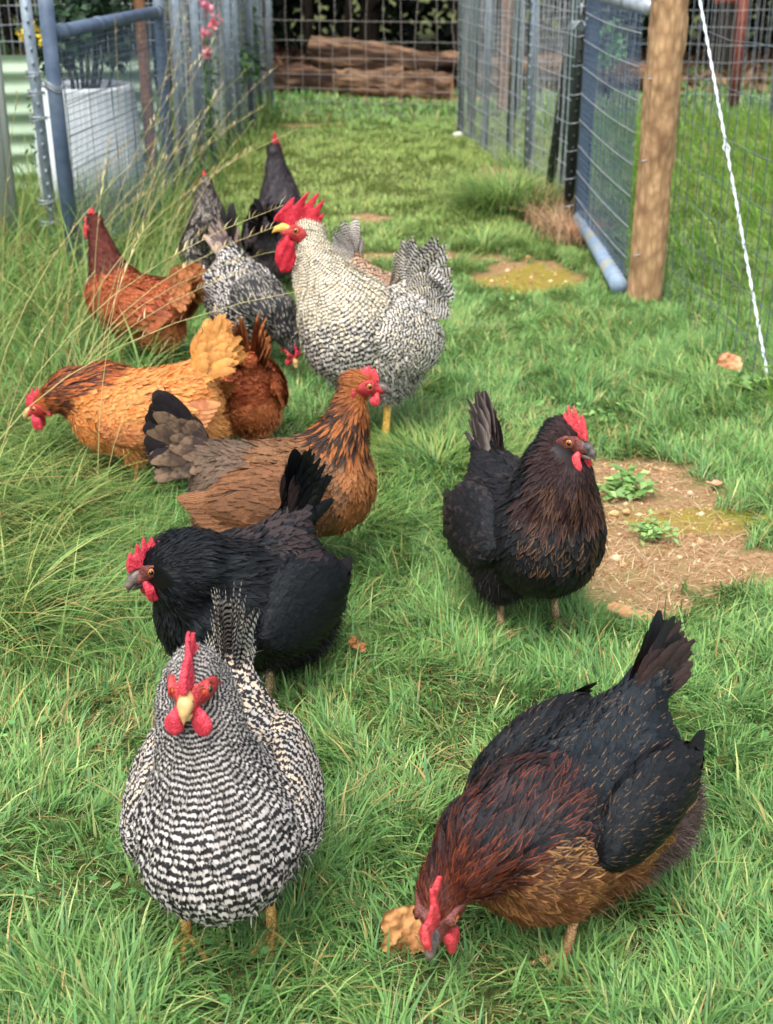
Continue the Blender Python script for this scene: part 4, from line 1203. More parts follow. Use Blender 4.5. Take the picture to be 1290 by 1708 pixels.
def ground_material():
    m, nt, b = new_mat('grassy_soil', 0.95, 0.1)
    tc = N(nt, 'ShaderNodeTexCoord').outputs['Object']
    at = N(nt, 'ShaderNodeAttribute', attribute_name='mask'); sx = N(nt, 'ShaderNodeSeparateXYZ'); nt.links.new(at.outputs['Vector'], sx.inputs[0])
    def noi(sc, de=6, ro=0.6):
        n = N(nt, 'ShaderNodeTexNoise', inp={'Scale': sc, 'Detail': de, 'Roughness': ro}); nt.links.new(tc, n.inputs['Vector']); return n.outputs[0]
    n1, n2, n3 = noi(9), noi(70), noi(260, 3)
    def mr(x, a, c):
        q = N(nt, 'ShaderNodeMapRange', inp={1: a, 2: c}); nt.links.new(x, q.inputs[0]); return q.outputs[0]
    soil = MIX(nt, mr(n2, 0.35, 0.65), lin(132, 100, 70), lin(168, 138, 104))
    soil = MIX(nt, mr(n1, 0.45, 0.7), soil, lin(140, 122, 78))
    soil = MIX(nt, mr(n3, 0.58, 0.72), soil, lin(206, 178, 146))
    soil = MIX(nt, M(nt, 'MULTIPLY', mr(n3, 0.42, 0.3), 0.6), soil, lin(96, 72, 50))
    thatch = MIX(nt, mr(n2, 0.35, 0.65), lin(52, 62, 32), lin(96, 100, 56))
    c = MIX(nt, sx.outputs[0], thatch, soil)
    c = MIX(nt, M(nt, 'MULTIPLY', sx.outputs[1], mr(n2, 0.35, 0.55)), c, lin(138, 130, 40))
    nt.links.new(c, b.inputs['Base Color'])
    bp = N(nt, 'ShaderNodeBump', inp={'Strength': 0.8, 'Distance': 0.012})
    nt.links.new(M(nt, 'ADD', n2, M(nt, 'MULTIPLY', n3, 0.4)), bp.inputs['Height']); nt.links.new(bp.outputs[0], b.inputs['Normal'])
    return m
o = mesh_np('ground', np.stack([XX, YY, ZZ], -1).reshape(-1, 3), GQ, ground_material(), attrs={'mask': np.stack([dm, mm, dm * 0], -1).reshape(-1, 3)})
tag(o, kind='structure')

# ------------------------------------------------------------------ grass
def grass_mat(name, transl=0.35, rough=0.5):
    m, nt, b = new_mat(name, rough, 0.35)
    ca = N(nt, 'ShaderNodeAttribute', attribute_name='ca').outputs['Color']
    nt.links.new(ca, b.inputs['Base Color'])
    tr = N(nt, 'ShaderNodeBsdfTranslucent'); nt.links.new(ca, tr.inputs['Color'])
    mx = N(nt, 'ShaderNodeMixShader', inp={0: transl}); nt.links.new(b.outputs[0], mx.inputs[1]); nt.links.new(tr.outputs[0], mx.inputs[2])
    nt.links.new(mx.outputs[0], nt.nodes['Material Output'].inputs['Surface'])
    return m
GM = grass_mat('grass_blades')
STRAWM = grass_mat('dry_grass_blades', 0.2, 0.6)

class Blades:
    def __init__(s, rows=4): s.V = []; s.C = []; s.n = 0; s.rows = rows; s.Q = []
    def add(s, x, y, z, h, w, az, bend, colr, tipc=None, twist=None, droop=0.35, rise=1.0):
        n = len(x); k = s.rows
        t = np.linspace(0, 1, k)[None]
        dx, dy = np.cos(az)[:, None], np.sin(az)[:, None]
        hor = h[:, None] * bend[:, None] * (t ** 1.6)
        ver = h[:, None] * rise * (t - np.minimum(bend[:, None], 1.6) * droop * t ** 2.4)
        cx = x[:, None] + dx * hor; cy = y[:, None] + dy * hor; cz = z[:, None] + ver
        ta = (az + np.pi / 2 if twist is None else az + np.pi / 2 + twist)[:, None]
        ww = w[:, None] * np.clip(1.0 - t ** 1.7, 0.06, 1) * (0.75 + 0.5 * np.minimum(t * 3, 1)) * 0.5
        ox, oy = np.cos(ta) * ww, np.sin(ta) * ww
        A = np.stack([cx - ox, cy - oy, cz], -1); B = np.stack([cx + ox, cy + oy, cz], -1)
        V = np.stack([A, B], 2).reshape(-1, 3)
        i = np.arange(n)[:, None] * (2 * k) + np.arange(k - 1)[None] * 2
        s.Q.append((np.stack([i, i + 1, i + 3, i + 2], -1).reshape(-1, 4) + s.n).astype(np.int32))
        c = np.repeat(colr[:, None, :], k, 1)
        tc = colr * np.array([1.28, 1.15, 1.0]) if tipc is None else tipc
        tt = t[..., None]
        c = c * (1 - tt) + tc[:, None, :] * tt
        s.V.append(V.astype(np.float32)); s.C.append(np.repeat(c, 2, axis=1).reshape(-1, 3).astype(np.float32)); s.n += len(V)
    def build(s, name, mat, parent=None):
        return mesh_np(name, np.concatenate(s.V), np.concatenate(s.Q), mat, parent, attrs={'ca': np.concatenate(s.C)})

def half_w(y): return 645 / FPX * (0.92 * y + 0.49)
def left_edge(y): return -0.60 - 0.085 * (y - 2.5) + 0.10 * (fbm(y * 1.5, y * 0 + 3, 77) - 0.5)
G1, G2, G3, G4 = lin(100, 148, 84), lin(132, 176, 104), lin(90, 136, 86), lin(172, 188, 126)
DRY = lin(176, 160, 108)
def sample(n, y0, y1, pad=0.35):
    y = rng.uniform(y0, y1, int(n * 1.2)); x = rng.uniform(-1, 1, len(y)) * (half_w(y1) + pad)
    k = np.abs(x) < half_w(y) + pad
    return x[k], y[k]
def grass_colour(x, y, n):
    t = fbm(x * 3.1, y * 3.1, 41)[:, None]; r_ = rng.random((n, 1))
    c = G1 * (1 - t) + G2 * t
    c = np.where(r_ > 0.78, G3, c); c = np.where(r_ < 0.10, G4, c)
    c = np.where(rng.random((n, 1)) < 0.035 + 0.10 * sstep(0.55, 0.8, fbm(x * 2, y * 2, 91))[:, None], DRY, c)
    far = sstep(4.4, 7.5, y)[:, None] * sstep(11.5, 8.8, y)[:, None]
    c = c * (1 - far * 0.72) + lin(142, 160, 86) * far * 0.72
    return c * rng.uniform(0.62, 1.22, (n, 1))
FEET = [(S_['foot'][0], S_['foot'][1] - 0.05) for S_ in FLOCK]
def lawn(bl, n, y0, y1, h0, w0, pad=0.3):
    x, y = sample(n, y0, y1, pad)
    d = dirt_mask(x, y); ms = moss_mask(x, y)
    clump = fbm(x * 9, y * 9, 51); big = fbm(x * 2.2, y * 2.2, 57)
    dens = (1 - d * 0.97) * (1 - 0.75 * ms) * (0.45 + 0.55 * sstep(0.3, 0.55, clump)) * np.where(y > 5.2, 0.55 + 0.45 * sstep(0.35, 0.6, big), 1)
    k = rng.random(len(x)) < dens
    k &= (d < 0.45) | (rng.random(len(x)) < 0.35 * (fbm(x * 12, y * 12, 88) > 0.56))
    x, y, d, clump, big = x[k], y[k], d[k], clump[k], big[k]; n = len(x)
    z = hgt(x, y) - 0.006 - 0.008 * d
    h = h0 * (0.55 + 0.9 * clump) * (0.75 + 0.5 * big) * rng.uniform(0.55, 1.45, n) * (1 - 0.45 * d)
    h *= np.where(y > 4.7, 0.75, 1.0)
    fl = np.zeros(n)
    for (fx_, fy_) in FEET: fl = np.maximum(fl, sstep(0.17, 0.06, np.hypot(x - fx_, (y - fy_) * 0.8)))
    h *= 1 - 0.10 * fl
    lush = ell(x, y, 0.95, 4.2, 0.5, 1.0, 0, 61); h *= 1 + 0.4 * lush
    az = fbm(x * 6, y * 6, 71) * 14 + rng.normal(0, 0.9, n)
    bend = np.abs(rng.normal(0.75, 0.35, n))
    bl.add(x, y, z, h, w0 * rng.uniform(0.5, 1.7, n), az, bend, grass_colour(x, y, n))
if not os.environ.get('NOGRASS'):
    bl = Blades(4)
    lawn(bl, 190000, 1.02, 3.2, 0.045, 0.0025)
    lawn(bl, 26000, 1.02, 3.2, 0.068, 0.0032)
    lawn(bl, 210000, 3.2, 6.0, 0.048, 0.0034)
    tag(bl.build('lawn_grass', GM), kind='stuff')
    bl = Blades(3)
    lawn(bl, 170000, 6.0, 10.4, 0.050, 0.0062, 0.4)
    lawn(bl, 50000, 10.2, 14.5, 0.085, 0.011, 0.5)
    tag(bl.build('far_grass', GM), kind='stuff')
    # long rank grass: left margin, along the fences, right paddock
    bl = Blades(7)
    def rank(n, y0, y1, keep, h0, w0, colr, bend=0.9, spread=1.0, clf=7, side=None, zoff=0.0, dry=0.08, hvar=(0.5, 1.3)):
        x, y = sample(n, y0, y1, 0.6)
        k = keep(x, y) > rng.random(len(x)); x, y = x[k], y[k]
        cx, cy = np.round(x * clf + fbm(x * clf, y * clf, 5)) / clf, np.round(y * clf + fbm(y * clf, x * clf, 6)) / clf
        f = 0.55; x2 = x * (1 - f) + cx * f; y2 = y * (1 - f) + cy * f
        m = len(x)
        az = np.arctan2(y - cy, x - cx) + rng.normal(0, 0.6, m)
        if side is not None:
            s_ = rng.random(m) < 0.5; az = np.where(s_, side + rng.normal(0, 0.7, m), az)
        c = colr[rng.integers(0, len(colr), m)] * rng.uniform(0.7, 1.25, (m, 1))
        c = np.where(rng.random((m, 1)) < dry, DRY * rng.uniform(0.7, 1.1, (m, 1)), c)
        h = h0 * rng.uniform(hvar[0], hvar[1], m) * (0.6 + 0.8 * fbm(x * 4, y * 4, 23))
        bl.add(x2, y2, hgt(x2, y2) - 0.005, h, w0 * rng.uniform(0.6, 1.3, m), az, np.abs(rng.normal(bend, 0.3, m)) * spread, c, twist=rng.normal(0, 0.4, m), droop=0.42)
    LG = np.array([lin(98, 138, 72), lin(126, 160, 90), lin(82, 120, 68), lin(148, 166, 100)])
    RG = np.array([lin(110, 158, 66), lin(132, 176, 80), lin(92, 138, 58), lin(150, 184, 100)])
    inl = lambda x, y: sstep(0.02, -0.14, x - left_edge(y))
    rank(46000, 2.1, 3.6, lambda x, y: inl(x, y) * 0.8, 0.19, 0.0042, LG, 1.0, side=0.0)
    rank(26000, 3.6, 7.0, lambda x, y: inl(x, y) * 0.85, 0.24, 0.0055, LG, 0.65, side=0.1)
    rank(9000, 3.2, 6.6, lambda x, y: sstep(-0.05, -0.3, x - left_edge(y)) * 0.5, 0.42, 0.0050, LG, 0.55, side=0.2, dry=0.12)
    rank(9000, 7.0, 11.0, lambda x, y: sstep(0.0, -0.1, x + 0.84) * 0.9, 0.30, 0.009, LG, 0.6)
    rank(60000, 3.2, 10.5, lambda x, y: sstep(1.02, 1.12, x) * 0.9, 0.15, 0.0055, RG, 0.75)
    rank(3000, 3.0, 4.8, lambda x, y: ell(x, y, 0.85, 4.0, 0.35, 0.8, 0, 3) * 0.5, 0.10, 0.0042, LG, 1.0)
    for (cx, cy, rx, ry, hh, n) in ((0.60, 6.75, 0.22, 0.20, 0.26, 1500), (0.42, 5.85, 0.10, 0.08, 0.14, 220), (0.12, 3.22, 0.30, 0.20, 0.10, 1600), (0.28, 5.5, 0.1, 0.1, 0.10, 160),
                                  (0.75, 7.9, 0.08, 0.3, 0.2, 300), (1.0, 3.9, 0.3, 0.4, 0.09, 1200), (-0.10, 2.85, 0.25, 0.2, 0.085, 900)):
        x = cx + rng.normal(0, rx * 0.45, n); y = cy + rng.normal(0, ry * 0.45, n)
        az = np.arctan2(y - cy, x - cx) + rng.normal(0, 0.35, n)
        c = LG[rng.integers(0, 4, n)] * rng.uniform(0.75, 1.2, (n, 1))
        bl.add(x, y, hgt(x, y) - 0.004, hh * rng.uniform(0.5, 1.25, n), np.full(n, 0.0046), az, np.abs(rng.normal(0.95, 0.3, n)), c, droop=0.42)
    tag(bl.build('long_grass', GM), kind='stuff')
    # dry straw-coloured thatch at the foot of the right fence and loose straw on the bare earth
    bl = Blades(4)
    n = 3000; x = 0.80 + rng.normal(0, 0.055, n); y = rng.uniform(5.9, 8.6, n); x = x - (y - 6.3) * 0.085
    c = np.array([lin(176, 142, 108), lin(196, 168, 132), lin(150, 118, 86)])[rng.integers(0, 3, n)]
    bl.add(x, y, hgt(x, y), rng.uniform(0.05, 0.22, n) * sstep(8.6, 6.6, y), np.full(n, 0.004), rng.uniform(0, 6.28, n), np.abs(rng.normal(0.9, 0.4, n)), c, c)
    n = 2600; x = rng.uniform(0.2, 1.2, n); y = rng.uniform(2.25, 3.5, n); k = (dirt_mask(x, y) > 0.25) & (fbm(x * 6, y * 6, 9) > 0.42); x, y = x[k], y[k]; n = len(x)
    c = np.array([lin(196, 160, 116), lin(170, 130, 92), lin(214, 188, 148)])[rng.integers(0, 3, n)]
    bl.add(x, y, hgt(x, y) - 0.004, rng.uniform(0.015, 0.06, n), rng.uniform(0.0012, 0.0022, n), rng.uniform(0, 6.28, n), np.full(n, 6.0) * 0.2, c, c, rise=0.22, droop=0.1)
    x, y = sample(15000, 1.1, 4.6, 0.2); n = len(x); c = np.array([lin(176, 160, 116), lin(150, 130, 88), lin(196, 184, 142)])[rng.integers(0, 3, n)]
    bl.add(x, y, hgt(x, y) + rng.uniform(0, 0.012, n), rng.uniform(0.015, 0.05, n), rng.uniform(0.0009, 0.0022, n), rng.uniform(0, 6.28, n), np.full(n, 1.1), c, c, rise=0.25, droop=0.1)
    n = 2500; x = rng.uniform(-0.95, 0.9, n); y = rng.uniform(4.6, 10.2, n); k = dirt_mask(x, y) > 0.3; x, y = x[k], y[k]; n = len(x)
    c = np.array([lin(196, 160, 116), lin(170, 130, 92)])[rng.integers(0, 2, n)]
    bl.add(x, y, hgt(x, y) - 0.004, rng.uniform(0.02, 0.05, n), rng.uniform(0.003, 0.007, n), rng.uniform(0, 6.28, n), np.full(n, 1.0), c, c, rise=0.2, droop=0.1)
    tag(bl.build('dry_grass', STRAWM), kind='stuff')
    # low clover and small broad weeds threaded through the lawn
    n = 15000; x, y = sample(n, 1.1, 6.5, 0.2); k = (fbm(x * 2.6, y * 2.6, 131) > 0.60) & (dirt_mask(x, y) < 0.6); x, y = x[k], y[k]; n = len(x)
    rr = np.random.default_rng(4); z = hgt(x, y) + rr.uniform(0.006, 0.032, n); s = rr.uniform(0.004, 0.009, n); a0 = rr.uniform(0, 6.28, n)
    ang = a0[:, None] + np.arange(6)[None] * np.pi / 3; tl = rr.normal(0, 0.35, (n, 2))
    px_, py_ = np.cos(ang) * s[:, None], np.sin(ang) * s[:, None] * 0.8
    V = np.stack([x[:, None] + px_, y[:, None] + py_, z[:, None] + px_ * tl[:, :1] + py_ * tl[:, 1:]], -1).reshape(-1, 3)
    b0 = np.arange(n)[:, None] * 6; Q = np.concatenate([b0 + np.array([[0, 1, 2, 3]]), b0 + np.array([[0, 3, 4, 5]])])
    c = np.array([lin(96, 150, 84), lin(124, 172, 100), lin(80, 128, 74)])[rr.integers(0, 3, n)] * rr.uniform(0.8, 1.2, (n, 1))
    tag(mesh_np('clover_leaves', V, Q, GM, attrs={'ca': np.repeat(c, 6, 0)}), kind='stuff')
    # seeding stems rising out of the long grass on the left
    mbs = MB(); sd = Blades(3)
    rs = np.random.default_rng(5)
    def stem(bx, by, h, az, bend, r0=0.0011):
        t = np.linspace(0, 1, 9)
        z0 = float(hgt(bx, by))
        hx = bend * h * t ** 1.7
        P = np.stack([bx + np.cos(az) * hx, by + np.sin(az) * hx, z0 + h * (t - 0.28 * bend * t ** 2.5)], 1)
        mbs.tube(P, np.linspace(r0, r0 * 0.4, 9), 4, cap=False)
        m = rs.integers(14, 26); tt = np.sort(rs.uniform(0.62, 1.0, m))
        Q = np.stack([np.interp(tt, t, P[:, i]) for i in range(3)], 1)
        a2 = az + rs.normal(0, 0.5, m)
        c = np.array([lin(206, 190, 146), lin(190, 160, 118), lin(186, 184, 128)])[rs.integers(0, 3, m)]
        sd.add(Q[:, 0], Q[:, 1], Q[:, 2], rs.uniform(0.014, 0.028, m), np.full(m, 0.0036), a2, np.full(m, 0.7), c, c, droop=0.1)
    for i in range(34):
        by = rs.uniform(2.7, 6.2); bx = left_edge(by) - abs(rs.normal(0.12, 0.22))
        stem(bx, by, rs.uniform(0.35, 0.95) * (0.75 + 0.08 * by), rs.normal(0.15, 0.5), abs(rs.normal(0.45, 0.25)))
    for (bx, by, h, az, bd) in ((-0.98, 2.9, 0.75, 0.15, 1.1), (-0.95, 3.8, 0.95, 0.2, 0.75), (-0.9, 3.5, 0.7, 0.35, 0.9), (-1.0, 3.1, 0.95, 0.25, 0.5), (-0.95, 3.0, 0.9, 0.1, 0.8), (-0.9, 3.3, 0.6, 0.5, 1.0)):
        stem(bx, by, h, az, bd, 0.0014)
    mbs.build('grass_stems', noise_mat('pale_grass_stem', lin(170, 172, 108), lin(196, 178, 126), bump=0), smooth=True)
    tag(bpy.data.objects['grass_stems'], kind='stuff')
    tag(sd.build('grass_seed_heads', STRAWM), kind='stuff')

# ------------------------------------------------------------------ fences, gates, posts
MAT['pipe'] = noise_mat('blue_grey_painted_pipe', lin(62, 78, 100), lin(84, 100, 122), scale=14, rough=0.5, spec=0.4, bump=0.15, c3=lin(104, 116, 128))
MAT['pipe_light'] = noise_mat('light_blue_pipe', lin(112, 132, 156), lin(136, 154, 172), scale=30, rough=0.5, spec=0.4, bump=0.15, c3=lin(150, 150, 130))
MAT['galv'] = noise_mat('galvanised_steel', lin(140, 150, 158), lin(176, 184, 190), scale=30, rough=0.45, spec=0.5, bump=0.1, metallic=0.5, c3=lin(120, 126, 126))
MAT['galv_post'] = noise_mat('dull_galvanised_post', lin(112, 126, 138), lin(146, 158, 168), scale=22, rough=0.55, spec=0.4, bump=0.15, metallic=0.3)
MAT['wire'] = noise_mat('galvanised_wire', lin(150, 156, 162), lin(186, 190, 192), scale=60, rough=0.45, spec=0.5, bump=0, metallic=0.4)
MAT['wire_dark'] = noise_mat('weathered_wire', lin(74, 86, 94), lin(104, 114, 120), scale=60, rough=0.5, spec=0.4, bump=0, metallic=0.3)
MAT['mesh_blue'] = noise_mat('blue_grey_mesh', lin(70, 88, 108), lin(92, 108, 126), scale=60, rough=0.5, bump=0)
MAT['wire_rust'] = noise_mat('brownish_wire', lin(150, 140, 134), lin(170, 160, 156), scale=40, rough=0.6, bump=0, metallic=0.2)
MAT['green_post'] = noise_mat('dark_green_painted_post', lin(44, 66, 62), lin(62, 84, 78), scale=24, rough=0.5, spec=0.4, bump=0.15)
MAT['black_post'] = noise_mat('black_green_post', lin(22, 28, 26), lin(40, 46, 42), scale=24, rough=0.5, spec=0.4, bump=0.15)
MAT['rust'] = noise_mat('rusty_rail', lin(92, 44, 34), lin(124, 66, 48), scale=20, rough=0.8, bump=0.3)
MAT['white_wire'] = noise_mat('white_twisted_wire', lin(206, 214, 222), lin(226, 232, 238), scale=80, rough=0.4, bump=0)

def wires(name, lines, r, mat, parent, k=3):
    """many thin tubes in one mesh; lines: list of (n,3) arrays"""
    mb = MB()
    for P in lines: mb.tube(P, r, k, cap=False)
    return mb.build(name, mat, parent, smooth=True)

def mesh_lines(A, B, zs, step, z0, z1, jit=0.002, seed=1, lean=None, sag=0.0, kink=0.0):
    """horizontal wires at heights zs and stays every step between ground points A and B"""
    r = np.random.default_rng(seed); A = np.array(A, float); B = np.array(B, float)
    Ld = np.linalg.norm((B - A)[:2]); out = []
    nn = max(6, int(Ld / 0.25)); t = np.linspace(0, 1, nn)
    lean = np.zeros(3) if lean is None else np.array(lean, float)
    nr = np.array([-(B - A)[1], (B - A)[0], 0]) / Ld
    wob = lambda tt, z: nr * 0
    for z in zs:
        P = A[None] + (B - A)[None] * t[:, None]; P[:, 2] = P[:, 2] + z - sag * np.sin(t * np.pi * 3 + z * 3) ** 2 + r.normal(0, jit, nn)
        P += lean * z; P += nr[None] * r.normal(0, jit * 1.5, (nn, 1))
        out.append(P)
    m = int(Ld / step)
    for i in range(m + 1):
        q = (i + r.normal(0, 0.04)) * step / Ld
        zz = np.linspace(z0, z1, 7 if kink else 4)
        P = A[None] + (B - A)[None] * q; P = np.repeat(P, len(zz), 0); P[:, 2] += zz; P += lean * zz[:, None]
        P += np.array([(B - A)[0], (B - A)[1], 0])[None] / Ld * r.normal(0, jit + kink, (len(zz), 1)) + nr[None] * r.normal(0, jit, (len(zz), 1))
        out.append(P)
    return out

def tpost(name, base, top, mat, parent, w=0.034, face=(0, -1), studs=True, cap=0):
    base = np.array(base, float); top = np.array(top, float)
    ax = top - base; L = np.linalg.norm(ax); ax /= L
    f = np.array([face[0], face[1], 0.0]); f -= ax * (f @ ax); f /= np.linalg.norm(f); s = np.cross(ax, f)
    Rm = np.stack([s, f, ax], 1)
    mb = MB(); mid = (base + top) / 2
    mb.box(mid, (w, 0.004, L), Rm)
    mb.box(mid - f * (w * 0.5 + 0.0025), (0.004, w * 0.98, L - 0.004), Rm)
    if studs:
        for q in np.arange(0.08, L - 0.03, 0.054):
            mb.box(base + ax * q + f * 0.006, (0.010, 0.007, 0.016), Rm)
    return mb.build(name, mat, parent)

def pipe(mb, a, b, r, k=14): mb.tube([a, tuple((np.array(a) + np.array(b)) / 2), b], r, k)
def ring(c, r, n=14, tilt=0.0, ax=(1, 0, 0), ay=(0, 1, 0)):
    a = np.linspace(0, 2 * np.pi, n); return np.array(c)[None] + r * (np.cos(a)[:, None] * np.array(ax)[None] + np.sin(a)[:, None] * np.array(ay)[None]) + np.array([0, 0, 1])[None] * (tilt * np.sin(a * 2))[:, None]

# --- left gate of round pipe with fine mesh
def left_gate():
    root = empty('wire_gate', (-1.235, 5.26, 0)); tag(root, 'blue-grey pipe gate with fine wire mesh beside the long grass on the left', 'gate')
    A = np.array([-1.235, 5.26, 0.0]); B = np.array([-1.085, 6.86, 0.0]); o = A.copy()
    def l(p): return tuple(np.array(p) - o)
    mb = MB(); pipe(mb, l((A[0], A[1], -0.05)), l((A[0] - 0.02, A[1], 1.45)), 0.029); mb.build('upright', MAT['pipe'], root, smooth=True)
    mb = MB(); pipe(mb, l((B[0], B[1], -0.02)), l((B[0] - 0.01, B[1], 1.45)), 0.027); mb.build('upright', MAT['pipe'], root, smooth=True)
    mb = MB(); pipe(mb, l((A[0] - 0.0, A[1] + 0.03, 0.930)), l((B[0] - 0.005, B[1] - 0.02, 0.935)), 0.027)
    for q in (0.06, 0.36, 0.94):
        p = A + (B - A) * q; mb.tube([l((p[0], p[1] - 0.02, 0.931)), l((p[0], p[1] + 0.02, 0.931))], 0.0315, 14)
    mb.build('top_rail', MAT['pipe'], root, smooth=True)
    mb = MB(); pipe(mb, l((A[0], A[1] + 0.03, 0.06)), l((B[0], B[1] - 0.02, 0.06)), 0.025); mb.build('bottom_rail', MAT['pipe'], root, smooth=True)
    A2 = A - o + np.array([0.02, 0.02, 0]); B2 = B - o + np.array([0.02, -0.02, 0])
    wires('fine_mesh', mesh_lines(A2, B2, np.arange(0.06, 0.92, 0.026), 0.026, 0.05, 0.92, 0.001, 3), 0.0017, MAT['mesh_blue'], root)
    A3 = A2 + np.array([0.004, 0, 0]); B3 = B2 + np.array([0.004, 0, 0])
    wires('wire_panel', mesh_lines(A3, B3, [0.12, 0.22, 0.32, 0.44, 0.56, 0.68, 0.80], 0.30, 0.05, 0.9, 0.004, 4, sag=0.01), 0.0018, MAT['wire_dark'], root, 4)
    wires('wire_tie', [ring((-0.012, 0, 0.735 + q), 0.034, 16, 0.012) for q in (0, 0.009, 0.017)] + [ring((-0.014, 0.02, 0.75), 0.05, 16, 0.02)], 0.0022, MAT['galv'], root, 5)
    wires('clip', [ring((B[0] - o[0], B[1] - o[1], z), 0.030, 14, 0.004) for z in (0.20, 0.34, 0.47, 0.60, 0.73, 0.86)], 0.0022, MAT['wire_dark'], root, 5)
left_gate()

root = empty('fence_post', (-1.42, 5.75, 0)); tag(root, 'grey steel post bound with twisted wire next to the left pipe gate', 'fence post')
tpost('post', (0, 0, -0.05), (-0.045, 0.02, 1.5), MAT['galv_post'], root, 0.045, (0.3, -1))
def coil(c, r, n=3, dz=0.007): a = np.linspace(0, n * 2 * np.pi, n * 12); return np.array(c)[None] + np.stack([r * np.cos(a), r * np.sin(a), dz * a / 6.283 + 0.004 * np.sin(a * 1.3)], 1)
for z in (0.13, 0.22, 0.56, 0.66, 0.735): wires('wire_tie', [coil((-0.02, 0.0, z), 0.036)], 0.0022, MAT['galv'], root, 5)

# --- timber stake behind the gate
def timber(name, base, top, r, mat, label, cat, parent=None, k=16, seed=2, wig=0.06, rings=26):
    r_ = np.random.default_rng(seed); base = np.array(base, float); top = np.array(top, float)
    t = np.linspace(0, 1, rings)
    mb = MB(); mb.tube((base[None] + (top - base)[None] * t[:, None]) - base, r, k)
    V = mb.V[0]; a = np.arctan2(V[:, 1] , V[:, 0])
    f = 1 + wig * (noise2(V[:, 2] * 16 + 50, a * 2.2 + 9, seed) - 0.5) + wig * 0.5 * (noise2(V[:, 2] * 40 + 50, a * 5 + 9, seed + 1) - 0.5)
    cen = (top - base)[None, :2] * (V[:, 2:3] / (top - base)[2]); V[:, :2] = cen + (V[:, :2] - cen) * f[:, None]
    o = mb.build(name, mat, parent, smooth=True); o.location = base
    return tag(o, label, cat)

def peeled_wood(name, c1, c2, c3, sc=1.0):
    m, nt, b = new_mat(name, 0.75, 0.25)
    tc = N(nt, 'ShaderNodeTexCoord').outputs['Object']
    mp = N(nt, 'ShaderNodeMapping'); mp.inputs['Scale'].default_value = (46 * sc, 46 * sc, 20 * sc); nt.links.new(tc, mp.inputs[0])
    vo = N(nt, 'ShaderNodeTexVoronoi', feature='F1', inp={'Scale': 1.0, 'Randomness': 0.9}); nt.links.new(mp.outputs[0], vo.inputs['Vector'])
    mp2 = N(nt, 'ShaderNodeMapping'); mp2.inputs['Scale'].default_value = (160 * sc, 160 * sc, 5 * sc); nt.links.new(tc, mp2.inputs[0])
    no = N(nt, 'ShaderNodeTexNoise', inp={'Scale': 1.0, 'Detail': 5}); nt.links.new(mp2.outputs[0], no.inputs['Vector'])
    n3 = N(nt, 'ShaderNodeTexNoise', inp={'Scale': 7.0 * sc, 'Detail': 4}); nt.links.new(tc, n3.inputs['Vector'])
    mr = N(nt, 'ShaderNodeMapRange', inp={1: 0.2, 2: 0.75}); nt.links.new(vo.outputs['Distance'], mr.inputs[0])
    c = MIX(nt, mr.outputs[0], c1, c2)
    m3 = N(nt, 'ShaderNodeMapRange', inp={1: 0.5, 2: 0.68}); nt.links.new(n3.outputs[0], m3.inputs[0])
    c = MIX(nt, M(nt, 'MULTIPLY', m3.outputs[0], 0.7), c, c3)
    m4 = N(nt, 'ShaderNodeMapRange', inp={1: 0.55, 2: 0.72}); nt.links.new(no.outputs[0], m4.inputs[0])
    c = MIX(nt, M(nt, 'MULTIPLY', m4.outputs[0], 0.65), c, c3)
    nt.links.new(c, b.inputs['Base Color'])
    bp = N(nt, 'ShaderNodeBump', inp={'Strength': 0.8, 'Distance': 0.006}); nt.links.new(M(nt, 'ADD', vo.outputs['Distance'], no.outputs[0]), bp.inputs['Height']); nt.links.new(bp.outputs[0], b.inputs['Normal'])
    return m
MAT['peeled'] = peeled_wood('peeled_round_timber', lin(184, 150, 112), lin(148, 116, 84), lin(104, 76, 52))
MAT['stake'] = peeled_wood('brown_timber', lin(150, 112, 82), lin(128, 92, 66), lin(92, 62, 44))
timber('timber_stake', (-1.195, 7.02, -0.1), (-1.215, 7.00, 1.5), 0.030, MAT['stake'], 'brown timber stake standing just behind the left pipe gate', 'stake', seed=4)
timber('wooden_post', (0.968, 4.97, -0.15), (0.984, 4.93, 1.75), 0.064, MAT['peeled'], 'round peeled wooden post at the hinge of the right gate', 'post', seed=8, k=28, rings=90, wig=0.16)

for z in (0.18, 0.52, 0.80, 1.06):
    o = wires('fence_staple', [np.array([[-0.012, 0, 0], [-0.010, -0.012, 0.002], [0.010, -0.012, 0.004], [0.012, 0, 0.004]])], 0.0022, MAT['galv'], bpy.data.objects['wooden_post'], 5); o.location = (-0.046 + 0.006 * z, -0.050, z + 0.15)
# --- left run fence: galvanised posts and welded mesh
def left_fence():
    root = empty('wire_fence', (-1.06, 6.95, 0)); tag(root, 'long welded wire fence on grey steel posts, left of the grass path', 'fence')
    A = np.array([0.0, 0, 0]); B = np.array([0.10, 4.2, 0]);
    for q, dx in ((0.03, 0.0), (0.15, 0.01), (0.27, -0.01), (0.42, 0.02), (0.56, 0.0), (0.72, 0.01), (0.86, 0), (1.0, 0.02)):
        p = A + (B - A) * q + np.array([dx + 0.03, 0, 0]); tpost('post', (p[0], p[1], -0.05), (p[0] + dx, p[1], 1.5), MAT['galv_post'], root, 0.045, (1, -0.3))
    wires('wire_mesh', mesh_lines(A, B, np.arange(0.05, 1.5, 0.10), 0.05, 0, 1.5, 0.004, 7), 0.0019, MAT['wire'], root)
    wires('inner_mesh', mesh_lines(A + np.array([-0.05, 0.3, 0]), B + np.array([-0.05, 0, 0]), np.arange(0.08, 1.5, 0.10), 0.05, 0, 1.5, 0.006, 17), 0.0019, MAT['wire'], root)
left_fence()

